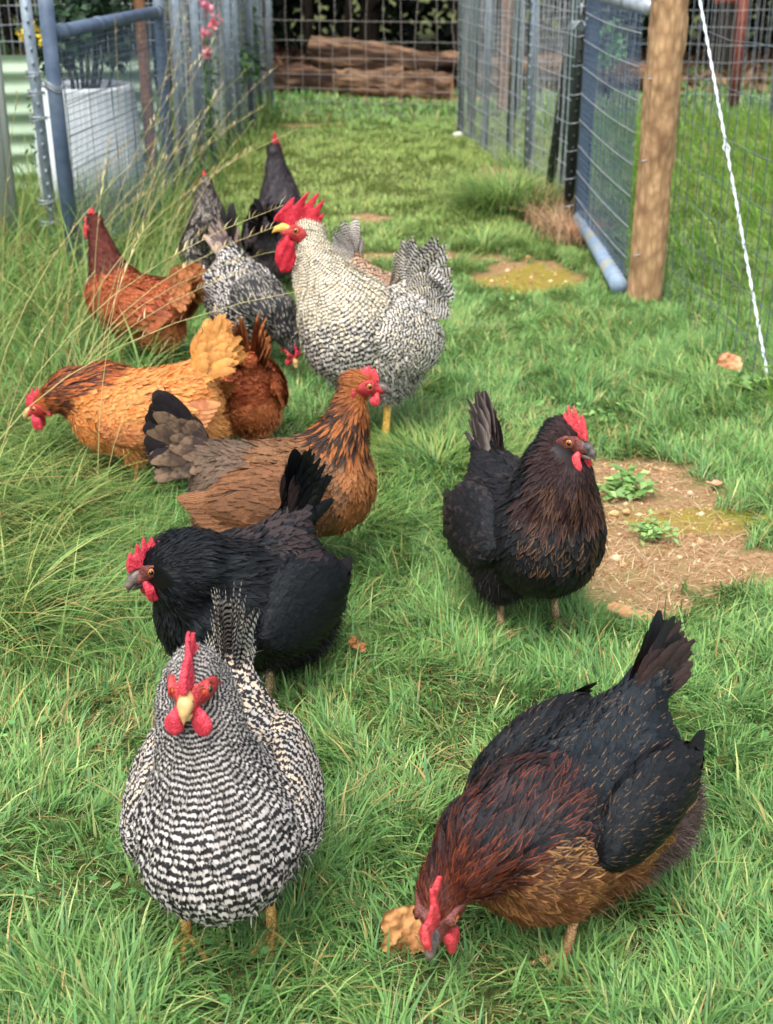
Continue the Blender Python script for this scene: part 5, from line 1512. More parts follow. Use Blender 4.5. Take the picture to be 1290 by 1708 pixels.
def back_left_fence():
    root = empty('wire_fence', (-3.2, 8.0, 0)); tag(root, 'wire fence with many thin uprights behind the white tub at far left', 'fence')
    wires('wire_mesh', mesh_lines((0, 0, 0), (2.1, 0.5, 0), np.arange(0.1, 1.8, 0.10), 0.05, 0, 1.8, 0.004, 9), 0.0022, MAT['wire'], root)
    for x in (0.1, 1.2): tpost('post', (x, 0.24 * x + 0.04, -0.05), (x, 0.24 * x + 0.04, 1.8), MAT['galv_post'], root, 0.04, (0, -1))
back_left_fence()

# --- far end fence: woven wire with graduated spacing, rusty rail
def end_fence():
    root = empty('woven_fence', (-1.0, 10.75, 0)); tag(root, 'woven field fence closing the far end of the path in front of the logs', 'fence')
    A = np.array([0.0, 0, 0]); B = np.array([1.62, -0.45, 0])
    zs = np.cumsum([0.03, 0.085, 0.095, 0.105, 0.115, 0.125, 0.14, 0.155, 0.165, 0.178, 0.178])
    wires('wire_mesh', mesh_lines(A, B, zs, 0.128, 0.02, zs[-1], 0.004, 21, kink=0.007), 0.0021, MAT['wire_rust'], root)
    mb = MB(); mb.tube([A + np.array([0, 0.03, 1.06]), (A + B) / 2 + np.array([0, 0.03, 1.065]), B + np.array([0, 0.03, 1.06])], 0.022, 10); mb.build('top_rail', MAT['rust'], root, smooth=True)
    tpost('post', (0.0, 0.05, -0.05), (0.0, 0.05, 1.6), MAT['galv_post'], root, 0.05, (0, -1))
    tpost('post', (B[0], B[1] - 0.02, -0.05), (B[0] - 0.01, B[1], 1.6), MAT['green_post'], root, 0.045, (0, -1))
end_fence()

# --- right run fence
def right_fence():
    root = empty('wire_fence', (0.50, 9.9, 0)); tag(root, 'welded wire fence on dark green posts, right of the grass path', 'fence')
    P0 = np.array([0.0, 0, 0]); P1 = np.array([0.42, -3.62, 0])
    for q, dx, mt in ((0.03, 0.0, 'green_post'), (0.13, 0.03, 'green_post'), (0.27, 0.02, 'galv_post'), (0.47, 0.05, 'green_post'), (0.64, 0.0, 'green_post'), (0.66, -0.012, 'galv_post'), (0.84, 0.05, 'green_post')):
        p = P0 + (P1 - P0) * q; tpost('post', (p[0] + dx * 0.4, p[1], -0.05), (p[0] + dx, p[1] + 0.02, 1.6), MAT[mt], root, 0.036, (-1, -0.4))
    wires('wire_mesh', mesh_lines(P0, P1, np.arange(0.04, 1.5, 0.10), 0.05, 0, 1.5, 0.004, 31), 0.0022, MAT['wire'], root)
right_fence()

def outer_fence():
    root = empty('wire_fence', (0.60, 10.6, 0)); tag(root, 'tall wire fence crossing the paddock behind the right gate, before the dark trees', 'fence')
    wires('wire_mesh', mesh_lines((0, 0, 0), (3.6, -0.1, 0), np.arange(0.05, 1.6, 0.12), 0.052, 0, 1.6, 0.005, 41), 0.0023, MAT['wire'], root)
    wires('slack_mesh', mesh_lines((0.0, 0.25, 0), (1.3, 0.2, 0), np.arange(0.1, 1.6, 0.15), 0.05, 0, 1.6, 0.02, 44), 0.0023, MAT['wire'], root)
    for x in (0.4, 1.5, 2.35, 3.4): tpost('post', (x, 0.05, -0.05), (x, 0.05, 1.7), MAT['galv_post'], root, 0.042, (0, -1))
outer_fence()
timber('wooden_post', (0.92, 10.9, -0.1), (0.93, 10.9, 1.8), 0.055, MAT['stake'], 'brown wooden post behind the wire of the right fence at the far end', 'post', seed=18)
mbp = MB(); mbp.box((0, 0, 0.5), (0.07, 0.07, 1.1)); mbp.box((-0.12, 0, 0.82), (0.22, 0.04, 0.05)); o = mbp.build('rusty_post', MAT['rust'], None); o.location = (2.72, 10.95, 0)
tag(o, 'rusty red-brown post with a short arm in front of the dark trees at right', 'post')

# --- leaning black post
root = empty('leaning_post', (0.80, 6.85, 0)); tag(root, 'black studded steel post leaning against the right fence', 'fence post')
tpost('post', (0, 0, -0.04), (0.150, 0.1, 1.45), MAT['black_post'], root, 0.040, (-1, -0.8))

# --- right gate: square stile, pipe rails, sagging wires
def right_gate():
    o = np.array([0.892, 6.22, 0.0]); root = empty('wire_gate', tuple(o)); tag(root, 'open blue-grey gate with sagging wires hinged on the wooden post', 'gate')
    H = np.array([0.922, 4.98, 0.0]) - o; F = np.array([0.0, 0.0, 0.0])
    def boxbar(a, b, w, name, mat):
        a = np.array(a, float); b = np.array(b, float); ax = b - a; L = np.linalg.norm(ax); ax /= L
        up = np.array([0, 0, 1.0]) if abs(ax[2]) < 0.9 else np.array([0, 1.0, 0]); s = np.cross(ax, up); s /= np.linalg.norm(s); f = np.cross(s, ax)
        mb = MB(); mb.box((a + b) / 2, (w, w, L), np.stack([s, f, ax], 1)); return mb.build(name, mat, root)
    boxbar((0, 0, 0.05), (0.012, 0, 1.5), 0.056, 'stile', MAT['pipe'])
    boxbar((H[0] + 0.085, H[1] + 0.07, 0.09), (H[0] + 0.085, H[1] + 0.07, 1.04), 0.03, 'stile', MAT['pipe'])
    mb = MB(); pipe(mb, (F[0] - 0.004, F[1] - 0.03, 0.08), (H[0] - 0.045, H[1], 0.05), 0.033)
    mb.build('bottom_rail', MAT['pipe_light'], root, smooth=True)
    qq = np.linspace(0.04, 0.97, 420)
    wires('wrapped_wire', [np.stack([F[0] - 0.01 + (H[0] - F[0] - 0.01) * qq + 0.0345 * np.cos(qq * 140), F[1] - 0.03 + (H[1] - F[1] + 0.03) * qq, 0.08 - 0.03 * qq + 0.0345 * np.sin(qq * 140)], 1)], 0.0016, MAT['wire'], root, 4)
    mb = MB(); pipe(mb, (F[0], F[1] - 0.03, 1.035), (H[0] + 0.0, H[1], 1.03), 0.026); mb.build('top_rail', MAT['galv'], root, smooth=True)
    ln = []
    for i, z in enumerate(np.linspace(0.17, 0.96, 8)):
        t = np.linspace(0, 1, 9); P = F[None] + (H - F)[None] * t[:, None]; P[:, 2] = z - 0.010 * np.sin(t * np.pi) - 0.012 * t; P[:, 0] -= 0.028; ln.append(P)
    wires('sagging_wire', ln, 0.0022, MAT['wire'], root, 5)
    wires('fine_mesh', mesh_lines(F + np.array([-0.022, -0.03, 0]), H + np.array([-0.022, 0.03, 0]), np.arange(0.09, 1.02, 0.0255), 0.0255, 0.08, 1.02, 0.001, 51), 0.0017, MAT['mesh_blue'], root)
    # chain and latch
    lk = []
    for i in range(7):
        z = 1.20 - i * 0.038; a = np.linspace(0, 2 * np.pi, 12)
        ex = np.array([1, 0, 0]) if i % 2 else np.array([0, 1, 0])
        lk.append(np.array([-0.05, -0.03, z])[None] + np.cos(a)[:, None] * ex[None] * 0.009 + np.sin(a)[:, None] * np.array([0, 0, 0.024])[None])
    wires('chain', lk, 0.0026, MAT['galv'], root, 6)
    a = np.linspace(0, 6.3, 16)
    wires('wire_tie', [np.stack([-0.065 + 0.035 * np.cos(a + p), -0.03 + 0.02 * np.sin(a * 1.3 + p), 0.905 + 0.02 * np.sin(a * 2 + p)], 1) for p in (0, 1.2, 2.4)] + [np.array([[-0.03, -0.04, 0.93], [0.0, -0.045, 0.955], [0.05, -0.05, 0.975]])], 0.0030, MAT['galv'], root, 6)
right_gate()
root = empty('fence_post', (0.85, 6.36, 0)); tag(root, 'dark green gate post with wire ties where the right gate closes', 'fence post')
tpost('post', (0, 0, -0.04), (0.04, 0, 1.5), MAT['black_post'], root, 0.048, (0, -1))
for z in np.arange(0.1, 1.2, 0.125): wires('wire_tie', [coil((0.026 * z, -0.003, z), 0.030, 1)], 0.0020, MAT['galv'], root, 4)
# timber block at its foot
mb = MB(); mb.box((0, 0, 0.03), (0.11, 0.16, 0.07)); mb.box((0.0, 0.005, 0.066), (0.104, 0.15, 0.006))
o = mb.build('wood_block', MAT['stake']); o.location = (0.86, 6.08, 0); o.rotation_euler = (0.04, 0.05, 0.15); tag(o, 'short weathered wood block lying at the foot of the gate post', 'wood block')

# --- near right fence panel coming toward the camera
def near_fence():
    root = empty('wire_fence', (1.045, 4.97, 0)); tag(root, 'near wire fence running from the wooden post out of the frame on the right', 'fence')
    A = np.array([0, 0, 0.0]); B = np.array([0.13, -2.9, 0.0])
    wires('wire_mesh', mesh_lines(A, B, np.array([0.02, 0.14, 0.27, 0.40, 0.53, 0.67, 0.82, 0.97, 1.12, 1.28]), 0.102, 0, 1.3, 0.003, 61), 0.0016, MAT['wire_dark'], root)
    tpost('post', (B[0], B[1], -0.05), (B[0], B[1], 1.4), MAT['green_post'], root, 0.036, (-1, 0))
near_fence()
# --- twisted guy wire
def guy():
    a = np.array([0.995, 4.87, 1.30]); b = np.array([1.165, 3.88, -0.02]); d = b - a; L = np.linalg.norm(d); d /= L
    s = np.cross(d, [0, 0, 1.0]); s /= np.linalg.norm(s); f = np.cross(s, d)
    t = np.linspace(0, 1, 260); lines = []
    for ph in (0, np.pi):
        th = t * L * 70 + ph; lines.append(a[None] + d[None] * (t * L)[:, None] + 0.0028 * (np.cos(th)[:, None] * s[None] + np.sin(th)[:, None] * f[None]))
    q = 0.50; c = a + d * L * q
    e = np.linspace(0, 2 * np.pi, 7)
    lines.append(c[None] + 0.011 * np.cos(e)[:, None] * s[None] + 0.017 * np.sin(e)[:, None] * d[None])
    lines.append(np.array([a, a + (np.array([0.967, 4.945, 1.36]) - a) * 1.0]))
    o = wires('guy_wire', lines, 0.0023, MAT['white_wire'], None, 6); tag(o, 'white twisted guy wire slanting down from the wooden post', 'wire')
guy()

# ------------------------------------------------------------------ tub, corrugated bed, logs
def tub():
    root = empty('planter_tub', (-1.50, 6.95, 0)); tag(root, 'big white tapered tub seen through the mesh of the left gate', 'tub')
    k = 40; prof = [(0.25, 0.02), (0.265, 0.06), (0.265, 0.25), (0.255, 0.45), (0.245, 0.56), (0.246, 0.565), (0.246, 0.585), (0.240, 0.59), (0.225, 0.57), (0.22, 0.52)]
    a = np.arange(k) * 2 * np.pi / k
    V = np.array([[r * math.cos(q), r * math.sin(q), z] for r, z in prof for q in a]); n = len(prof)
    Q = np.array([[i * k + j, i * k + (j + 1) % k, (i + 1) * k + (j + 1) % k, (i + 1) * k + j] for i in range(n - 1) for j in range(k)])
    mesh_np('shell', V, Q, noise_mat('white_plastic', lin(222, 228, 232), lin(206, 214, 218), scale=5, rough=0.45, bump=0.05, c3=lin(190, 196, 190)), root)
    mb = MB(); mb.tube([(0, 0, 0.03), (0, 0, 0.53)], 0.223, 32); mb.build('soil', noise_mat('potting_soil', lin(50, 38, 28), lin(74, 58, 42), scale=60, bump=0.6), root)
tub()
def corrugated(name, o, B, h, label, mat):
    B = np.array(B, float); L = np.linalg.norm(B); d = B / L; nr = np.array([-d[1], d[0], 0])
    z = np.linspace(0, h, int(h / 0.0085)); t = np.linspace(0, L, 12)
    off = 0.016 * np.sin(z * 2 * np.pi / 0.105)
    fr = d[None, None] * t[:, None, None] + np.array([0, 0, 1.0])[None, None] * z[None, :, None]
    P1 = fr + nr[None, None] * (off - 0.002)[None, :, None]; P2 = fr + nr[None, None] * (off + 0.002)[None, :, None]
    nz = len(z); nt_ = len(t); i = (np.arange(nt_ - 1)[:, None] * nz + np.arange(nz - 1)[None]); Q = np.stack([i, i + nz, i + nz + 1, i + 1], -1).reshape(-1, 4)
    V = np.concatenate([P1.reshape(-1, 3), P2.reshape(-1, 3)]); Q2 = Q[:, ::-1] + nt_ * nz
    ob = mesh_np(name, V, [np.concatenate([Q, Q2])], mat); ob.location = o
    return tag(ob, label, 'panel')
corrugated('corrugated_panel', (-3.4, 7.2, 0.0), (2.15, 0.38, 0), 0.69, 'pale green corrugated metal bed side behind the white tub', noise_mat('pale_green_metal', lin(150, 172, 146), lin(166, 184, 160), scale=4, rough=0.6, bump=0, c3=lin(134, 154, 130)))
mb = MB(); mb.box((0, 0, 0.75), (0.14, 0.05, 1.5)); mb.box((0, -0.03, 0.75), (0.10, 0.012, 1.44)); o = mb.build('pale_board', noise_mat('pale_board', lin(176, 184, 176), lin(160, 168, 160), scale=8)); o.location = (-1.685, 5.9, 0)
tag(o, 'pale upright board at the very left edge behind the wire', 'board')

MAT['log'] = noise_mat('rotting_log_bark', lin(46, 32, 26), lin(140, 112, 88), scale=20, rough=0.9, spec=0.15, bump=1.0, bdist=0.03, detail=8, c3=lin(40, 28, 22), stretch=(0.22, 1.0, 1.3))
MAT['log_end'] = noise_mat('cut_log_end', lin(206, 160, 112), lin(166, 112, 72), scale=14, rough=0.85, bump=0.5)
def log(base, end, r, seed, label):
    base = np.array(base, float); end = np.array(end, float); d = end - base; L = np.linalg.norm(d); n = 44; k = 36
    root = empty('log', tuple(base)); tag(root, label, 'log', 'logs piled beyond the end fence'); root.rotation_euler = (0, -math.asin(d[2] / L), math.atan2(d[1], d[0]))
    t = np.linspace(0, 1, n); a = np.arange(k) * 2 * np.pi / k
    T, A = np.meshgrid(t, a, indexing='ij')
    f = 1 + 0.55 * (fbm(T * 5 + seed, np.cos(A) * 1.5 + 7, seed, 3) - 0.5) * 2 * 0.6 + 0.25 * (fbm(T * 3 + 9, np.sin(A) * 3 + np.cos(A) * 2 + 20, seed + 5, 4) - 0.5)
    f *= (1 - 0.12 * T); f *= 1 + 0.5 * (fbm(T * 11, np.sin(A * 1.0) * 6 + np.cos(A) * 5 + 30, seed + 8, 3) - 0.5); cz = 0.14 * (fbm(t * 4, t * 0 + 2, seed + 3) - 0.5)
    V = np.stack([T * L, r * f * np.cos(A), r * f * np.sin(A) * 0.92 + cz[:, None]], -1).reshape(-1, 3)
    i = (np.arange(n - 1)[:, None] * k + np.arange(k)[None]); j = (np.arange(n - 1)[:, None] * k + (np.arange(k)[None] + 1) % k)
    Q = np.stack([i, j, j + k, i + k], -1).reshape(-1, 4)
    mesh_np('trunk', V, Q, MAT['log'], root)
    for e, sgn in ((0, 0), (n - 1, 1)):
        rg = V[e * k:(e + 1) * k]; c = rg.mean(0); Vc = np.vstack([rg, c[None] + (rg - c) * 0.5 + np.array([0.02 * (1 if sgn == 0 else -1), 0, 0]), c[None]])
        Q1 = np.array([[q, (q + 1) % k, k + (q + 1) % k, k + q] for q in range(k)]); T1 = np.array([[k + q, k + (q + 1) % k, 2 * k] for q in range(k)])
        mesh_np('cut_end', Vc, [Q1, T1], MAT['log_end'], root)
log((-0.68, 12.55, 0.35), (1.0, 12.25, 0.15), 0.13, 3, 'uppermost fallen log sloping down to the right behind the end fence')
log((-1.9, 12.35, 0.11), (0.15, 12.3, 0.13), 0.13, 13, 'reddish rotten log lying along the ground at left of the pile')
log((0.56, 11.95, 0.10), (-0.45, 12.1, 0.13), 0.12, 23, 'broken log with a pale cut end lying nearest the fence')
log((2.4, 12.4, 0.12), (0.55, 12.5, 0.18), 0.13, 33, 'dark log at the back right of the pile')

# ------------------------------------------------------------------ leaves, bushes, trees
def leaf_mat(name, c1, c2, transl=0.25):
    m, nt, b = new_mat(name, 0.5, 0.35)
    ca = N(nt, 'ShaderNodeAttribute', attribute_name='ca').outputs['Color']
    nt.links.new(ca, b.inputs['Base Color'])
    tr = N(nt, 'ShaderNodeBsdfTranslucent'); nt.links.new(ca, tr.inputs['Color'])
    mx = N(nt, 'ShaderNodeMixShader', inp={0: transl}); nt.links.new(b.outputs[0], mx.inputs[1]); nt.links.new(tr.outputs[0], mx.inputs[2])
    nt.links.new(mx.outputs[0], nt.nodes['Material Output'].inputs['Surface'])
    return m
LEAFM = leaf_mat('tree_leaves', None, None)
def leaves(name, P, Nn, L, W, colr, mat, parent=None, seed=1, fold=0.25):
    """leaf quads pairs folded along the midrib; P (n,3), Nn approx normals"""
    r = np.random.default_rng(seed); n = len(P)
    t = r.normal(0, 1, (n, 3)); t -= Nn * np.sum(t * Nn, 1)[:, None]; t /= np.linalg.norm(t, axis=1)[:, None] + 1e-9
    s = np.cross(Nn, t); L = np.broadcast_to(L, n)[:, None]; W = np.broadcast_to(W, n)[:, None]
    a = P; tip = P + t * L; m1 = P + t * L * 0.45 - Nn * L * 0.05
    Lf = m1 + s * W * 0.5 + Nn * W * fold; Rt = m1 - s * W * 0.5 + Nn * W * fold
    V = np.stack([a, m1, tip, Lf, Rt], 1).reshape(-1, 3); i = (np.arange(n) * 5)[:, None]
    T3 = np.concatenate([i + np.array([[0, 1, 3]]), i + np.array([[1, 2, 3]]), i + np.array([[0, 4, 1]]), i + np.array([[1, 4, 2]])])
    return mesh_np(name, V, T3, mat, parent, attrs={'ca': np.repeat(colr, 5, 0)}, smooth=False)
def crown_pts(n, c, rad, seed, clumps=26):
    r = np.random.default_rng(seed); cc = r.normal(0, 1, (clumps, 3)); cc /= np.linalg.norm(cc, axis=1)[:, None]
    cc = np.array(c) + cc * np.array(rad) * r.uniform(0.35, 1.0, (clumps, 1)); k = r.integers(0, clumps, n)
    cr = r.uniform(0.18, 0.36, clumps) * np.mean(rad)
    d = r.normal(0, 1, (n, 3)); d /= np.linalg.norm(d, axis=1)[:, None]
    P = cc[k] + d * cr[k][:, None] * r.uniform(0.5, 1.05, (n, 1)) * np.array([1, 1, 0.8])
    Nn = d + r.normal(0, 0.5, (n, 3)) + np.array([0, 0, 0.4]); Nn /= np.linalg.norm(Nn, axis=1)[:, None]
    return P, Nn, cc
BARK = noise_mat('dark_tree_bark', lin(48, 40, 34), lin(84, 74, 64), scale=9, rough=0.9, spec=0.1, bump=0.8, bdist=0.02, stretch=(3, 3, 0.5))
def tree(x, y, h, r0, rad, seed, label, n=5200, shade=1.0, lz=0.62):
    root = empty('tree', (x, y, 0)); tag(root, label, 'tree', 'trees of the dark wood behind the run'); r = np.random.default_rng(seed)
    mb = MB(); t = np.linspace(0, 1, 9); w = np.cumsum(r.normal(0, 0.05, (9, 2)), 0); P = np.stack([w[:, 0], w[:, 1], t * h], 1); P[0, 2] = -0.2
    mb.tube(P, r0 * (1 - 0.6 * t) * (1 + 0.5 * (t < 0.05)), 12)
    c = np.array([w[-1, 0], w[-1, 1], h * lz + rad[2] * 0.4]); LP, LN, cc = crown_pts(n, c, rad, seed)
    for q in cc[:12]:
        z = np.clip(q[2] - 0.5, 0.8, h * 0.9); i = np.interp(z / h, t, np.arange(9)); b = P[int(i)]
        mb.tube([b, (b + q) / 2 + r.normal(0, 0.08, 3), q], [r0 * 0.3, r0 * 0.18, r0 * 0.06], 6)
    mb.build('trunk', BARK, root, smooth=True)
    cl = np.array([lin(22, 38, 21), lin(34, 54, 28), lin(16, 28, 17)])[r.integers(0, 3, n)] * r.uniform(0.7, 1.3, (n, 1)) * shade  # crown leaves coloured dark to carry the shade inside the wood
    leaves('crown', LP, LN, 0.13 * r.uniform(0.6, 1.3, n), 0.075, cl, LEAFM, root, seed)
tree(-1.6, 15.6, 3.6, 0.15, (1.5, 1.2, 1.3), 1, 'dark tree furthest left behind the log pile')
tree(-0.2, 16.6, 3.8, 0.11, (1.4, 1.2, 1.3), 2, 'slim dark tree behind the high end of the logs')
tree(0.75, 15.4, 3.7, 0.14, (1.4, 1.2, 1.3), 3, 'dark tree standing behind the middle of the logs')
tree(2.0, 15.0, 3.5, 0.13, (1.5, 1.3, 1.3), 4, 'leafy dark tree at the right end of the logs', shade=1.3)
tree(3.5, 14.6, 3.6, 0.14, (1.5, 1.2, 1.3), 5, 'dark tree behind the rusty post on the right')
tree(4.9, 14.2, 3.6, 0.15, (1.5, 1.2, 1.3), 6, 'dark tree furthest right behind the paddock fence')
tree(-3.4, 14.0, 3.8, 0.17, (1.6, 1.3, 1.3), 7, 'dark tree beyond the corrugated bed on the left')
# dense undergrowth: too many stems and leaves to count
def undergrowth(name, n, f, seed, colr, size=0.12, w=0.07):
    r = np.random.default_rng(seed); P = f(r, n); n = len(P)
    Nn = r.normal(0, 1, (n, 3)) + np.array([0, -0.4, 0.6]); Nn /= np.linalg.norm(Nn, axis=1)[:, None]
    c = colr[r.integers(0, len(colr), n)] * r.uniform(0.6, 1.3, (n, 1))
    return tag(leaves(name, P, Nn, size * r.uniform(0.6, 1.4, n), w, c, LEAFM, None, seed), kind='stuff')
DG = np.array([lin(18, 32, 18), lin(28, 44, 24), lin(12, 20, 13)])  # leaf greens set very dark: the wood's shade is in the colour
undergrowth('wood_undergrowth', 26000, lambda r, n: np.stack([r.uniform(-7, 9, n), r.uniform(15.8, 19.5, n), r.uniform(0, 1, n) ** 0.8 * 3.6], 1), 71, DG, 0.20, 0.12)
undergrowth('added_shade_canopy', 16000, lambda r, n: np.stack([r.uniform(-6, 8, n), r.uniform(12.2, 19.0, n), r.uniform(2.5, 3.8, n)], 1), 72, DG, 0.26, 0.17)  # leaf layer added overhead, out of view, to shade the wood below
mb = MB()
for i in range(46):
    x, y = rng.uniform(-6, 8), rng.uniform(14.8, 18.5); a = rng.normal(0, 0.08, 2); mb.tube([(x, y, -0.1), (x + a[0], y, 1.6), (x + a[0] * 2 + a[1], y, 3.4)], rng.uniform(0.015, 0.05), 6)
tag(mb.build('wood_saplings', BARK, smooth=True), kind='stuff')
# leaf litter on the shaded ground under the wood
undergrowth('leaf_litter', 9000, lambda r, n: np.stack([r.uniform(-5, 6, n), r.uniform(12.3, 17, n), r.uniform(0.0, 0.04, n)], 1), 73, np.array([lin(120, 84, 60), lin(96, 62, 44), lin(140, 106, 78)]), 0.10, 0.06)

def bush(name, x, y, z0, rad, n, seed, colr, label, cat, stems=7, size=0.05, w=0.028, stem_mat=None, clumps=24, group=None):
    root = empty(name, (x, y, 0)); tag(root, label, cat, group); r = np.random.default_rng(seed)
    P, Nn, cc = crown_pts(n, (0, 0, z0 + rad[2]), rad, seed, clumps)
    c = colr[r.integers(0, len(colr), n)] * r.uniform(0.65, 1.3, (n, 1))
    leaves('foliage', P, Nn, size * r.uniform(0.6, 1.3, n), w, c, LEAFM, root, seed)
    mb = MB()
    for q in cc[:stems]: mb.tube([(q[0] * 0.15, q[1] * 0.15, 0.0 if z0 < 0.5 else z0 - 0.1), (q[0] * 0.45, q[1] * 0.45, q[2] * 0.5 + 0.1), tuple(q)], [0.012, 0.009, 0.004], 6)
    mb.build('stems', stem_mat or BARK, root, smooth=True)
    return root
MG = np.array([lin(58, 92, 48), lin(44, 74, 40), lin(82, 116, 62)])
bush('shrub', -1.50, 6.95, 0.60, (0.30, 0.28, 0.28), 900, 81, np.array([lin(40, 62, 44), lin(54, 80, 52)]), 'dark twiggy shrub growing in the white tub', 'shrub', stems=12, size=0.06, w=0.035)
bush('bush', -2.0, 8.9, 0.2, (0.75, 0.4, 0.75), 4200, 82, MG, 'green leafy bush behind the corrugated bed', 'bush', size=0.08, w=0.045)
bush('bush', -1.25, 9.9, 0.2, (0.32, 0.9, 0.75), 3400, 83, MG, 'tall green bush behind the left wire fence', 'bush', size=0.07, w=0.04)
bush('bush', -1.9, 11.8, 0.1, (0.7, 0.7, 0.8), 3200, 87, DG * 1.6, 'darker bush beyond the far end of the left fence', 'bush', size=0.10, w=0.055)
bush('shrub', 1.25, 8.0, 0.55, (0.10, 0.12, 0.16), 240, 84, np.array([lin(120, 170, 110), lin(140, 190, 130)]), 'light green sprig growing through the right fence', 'shrub', stems=5, size=0.045, w=0.02)
def flower_plant(x, y, pts, colr, label, cat, petal=0.016):
    root = empty('flower_plant', (x, y, 0)); tag(root, label, cat); r = np.random.default_rng(int(abs(x) * 1000)); mb = MB()
    for p in pts:
        mb.tube([(0, 0, 0), (p[0] * 0.6, p[1] * 0.6, p[2] * 0.6), tuple(p)], [0.003, 0.0025, 0.0015], 5)
    mb.build('stems', noise_mat('green_stem', lin(86, 122, 60), lin(110, 140, 76), bump=0), root, smooth=True)
    P = np.concatenate([np.array(p)[None] + r.normal(0, petal * 0.55, (26, 3)) for p in pts]); n = len(P); Nn = r.normal(0, 1, (n, 3)); Nn /= np.linalg.norm(Nn, axis=1)[:, None]
    leaves('blossoms', P, Nn, petal, petal * 0.9, np.array(colr)[r.integers(0, len(colr), n)], LEAFM, root, 5)
    P = np.concatenate([np.array(p)[None] * r.uniform(0.2, 0.85, (30, 1)) + r.normal(0, 0.025, (30, 3)) for p in pts]); n = len(P); Nn = r.normal(0, 1, (n, 3)); Nn /= np.linalg.norm(Nn, axis=1)[:, None]
    leaves('foliage', P, Nn, 0.04, 0.016, MG[r.integers(0, 3, n)], LEAFM, root, 6)
fp = at_dist(338, 55, 8.0)
flower_plant(fp[0], 8.0, [tuple(at_dist(a, b, 8.0) - np.array([fp[0], 8.0, 0])) for a, b in ((327, 6), (341, 53), (341, 85), (357, 38), (343, 8))], [lin(232, 132, 158), lin(240, 170, 184), lin(236, 120, 130)], 'plant with small pink flowers behind the left wire fence', 'flowers', 0.030)
fp = at_dist(55, 60, 6.8)
flower_plant(fp[0], 6.8, [tuple(at_dist(a, b, 6.8) - np.array([fp[0], 6.8, 0])) for a, b in ((40, 55), (52, 50), (74, 66))], [lin(230, 206, 60), lin(214, 180, 40)], 'plant with yellow flowers behind the wire at far left', 'flowers', 0.026)

# ------------------------------------------------------------------ small weeds, dead leaves, stones
def weed(px, py, rad, n, seed, label, colr, up=0.05, size=0.024):
    g = G(px, py); root = empty('weed', (g[0], g[1], float(hgt(g[0], g[1])))); tag(root, label, 'weed'); r = np.random.default_rng(seed)
    mb = MB(); L = []
    for i in range(11):
        a = r.uniform(0, 6.28); q = rad * r.uniform(0.4, 1.0); tip = np.array([math.cos(a) * q, math.sin(a) * q * 0.8, up * r.uniform(0.3, 1)])
        mb.tube([(0, 0, 0), tuple(tip * 0.5 + [0, 0, 0.01]), tuple(tip)], [0.002, 0.0015, 0.001], 4)
        for t in np.linspace(0.3, 1, n // 11): L.append(tip * t + r.normal(0, 0.008, 3) + np.array([0, 0, 0.008]))
    mb.build('stems', noise_mat('weed_stem', lin(110, 140, 76), lin(130, 120, 80), bump=0), root, smooth=True)
    P = np.array(L); m = len(P); Nn = r.normal(0, 0.35, (m, 3)) + np.array([0, 0, 1.0]); Nn /= np.linalg.norm(Nn, axis=1)[:, None]
    leaves('foliage', P, Nn, size * r.uniform(0.6, 1.3, m), size * 0.62, colr[r.integers(0, len(colr), m)] * r.uniform(0.8, 1.2, (m, 1)), LEAFM, root, seed)
WG = np.array([lin(132, 172, 96), lin(150, 186, 112), lin(112, 150, 84)])
weed(1045, 825, 0.085, 150, 1, 'broad-leaved green weed in the bare earth right of the standing black hen', WG, 0.055, 0.030)
weed(1095, 892, 0.070, 110, 2, 'low creeping weed lying flat on the bare earth', WG, 0.02, 0.020)
weed(1245, 655, 0.10, 90, 3, 'pale leafy weed under the near right fence', WG, 0.06, 0.045)
weed(1000, 705, 0.06, 50, 4, 'small bright weed at the top edge of the bare earth', WG, 0.04, 0.028)
weed(930, 695, 0.05, 40, 5, 'small bright weed just behind the standing black hen', WG, 0.04, 0.026)

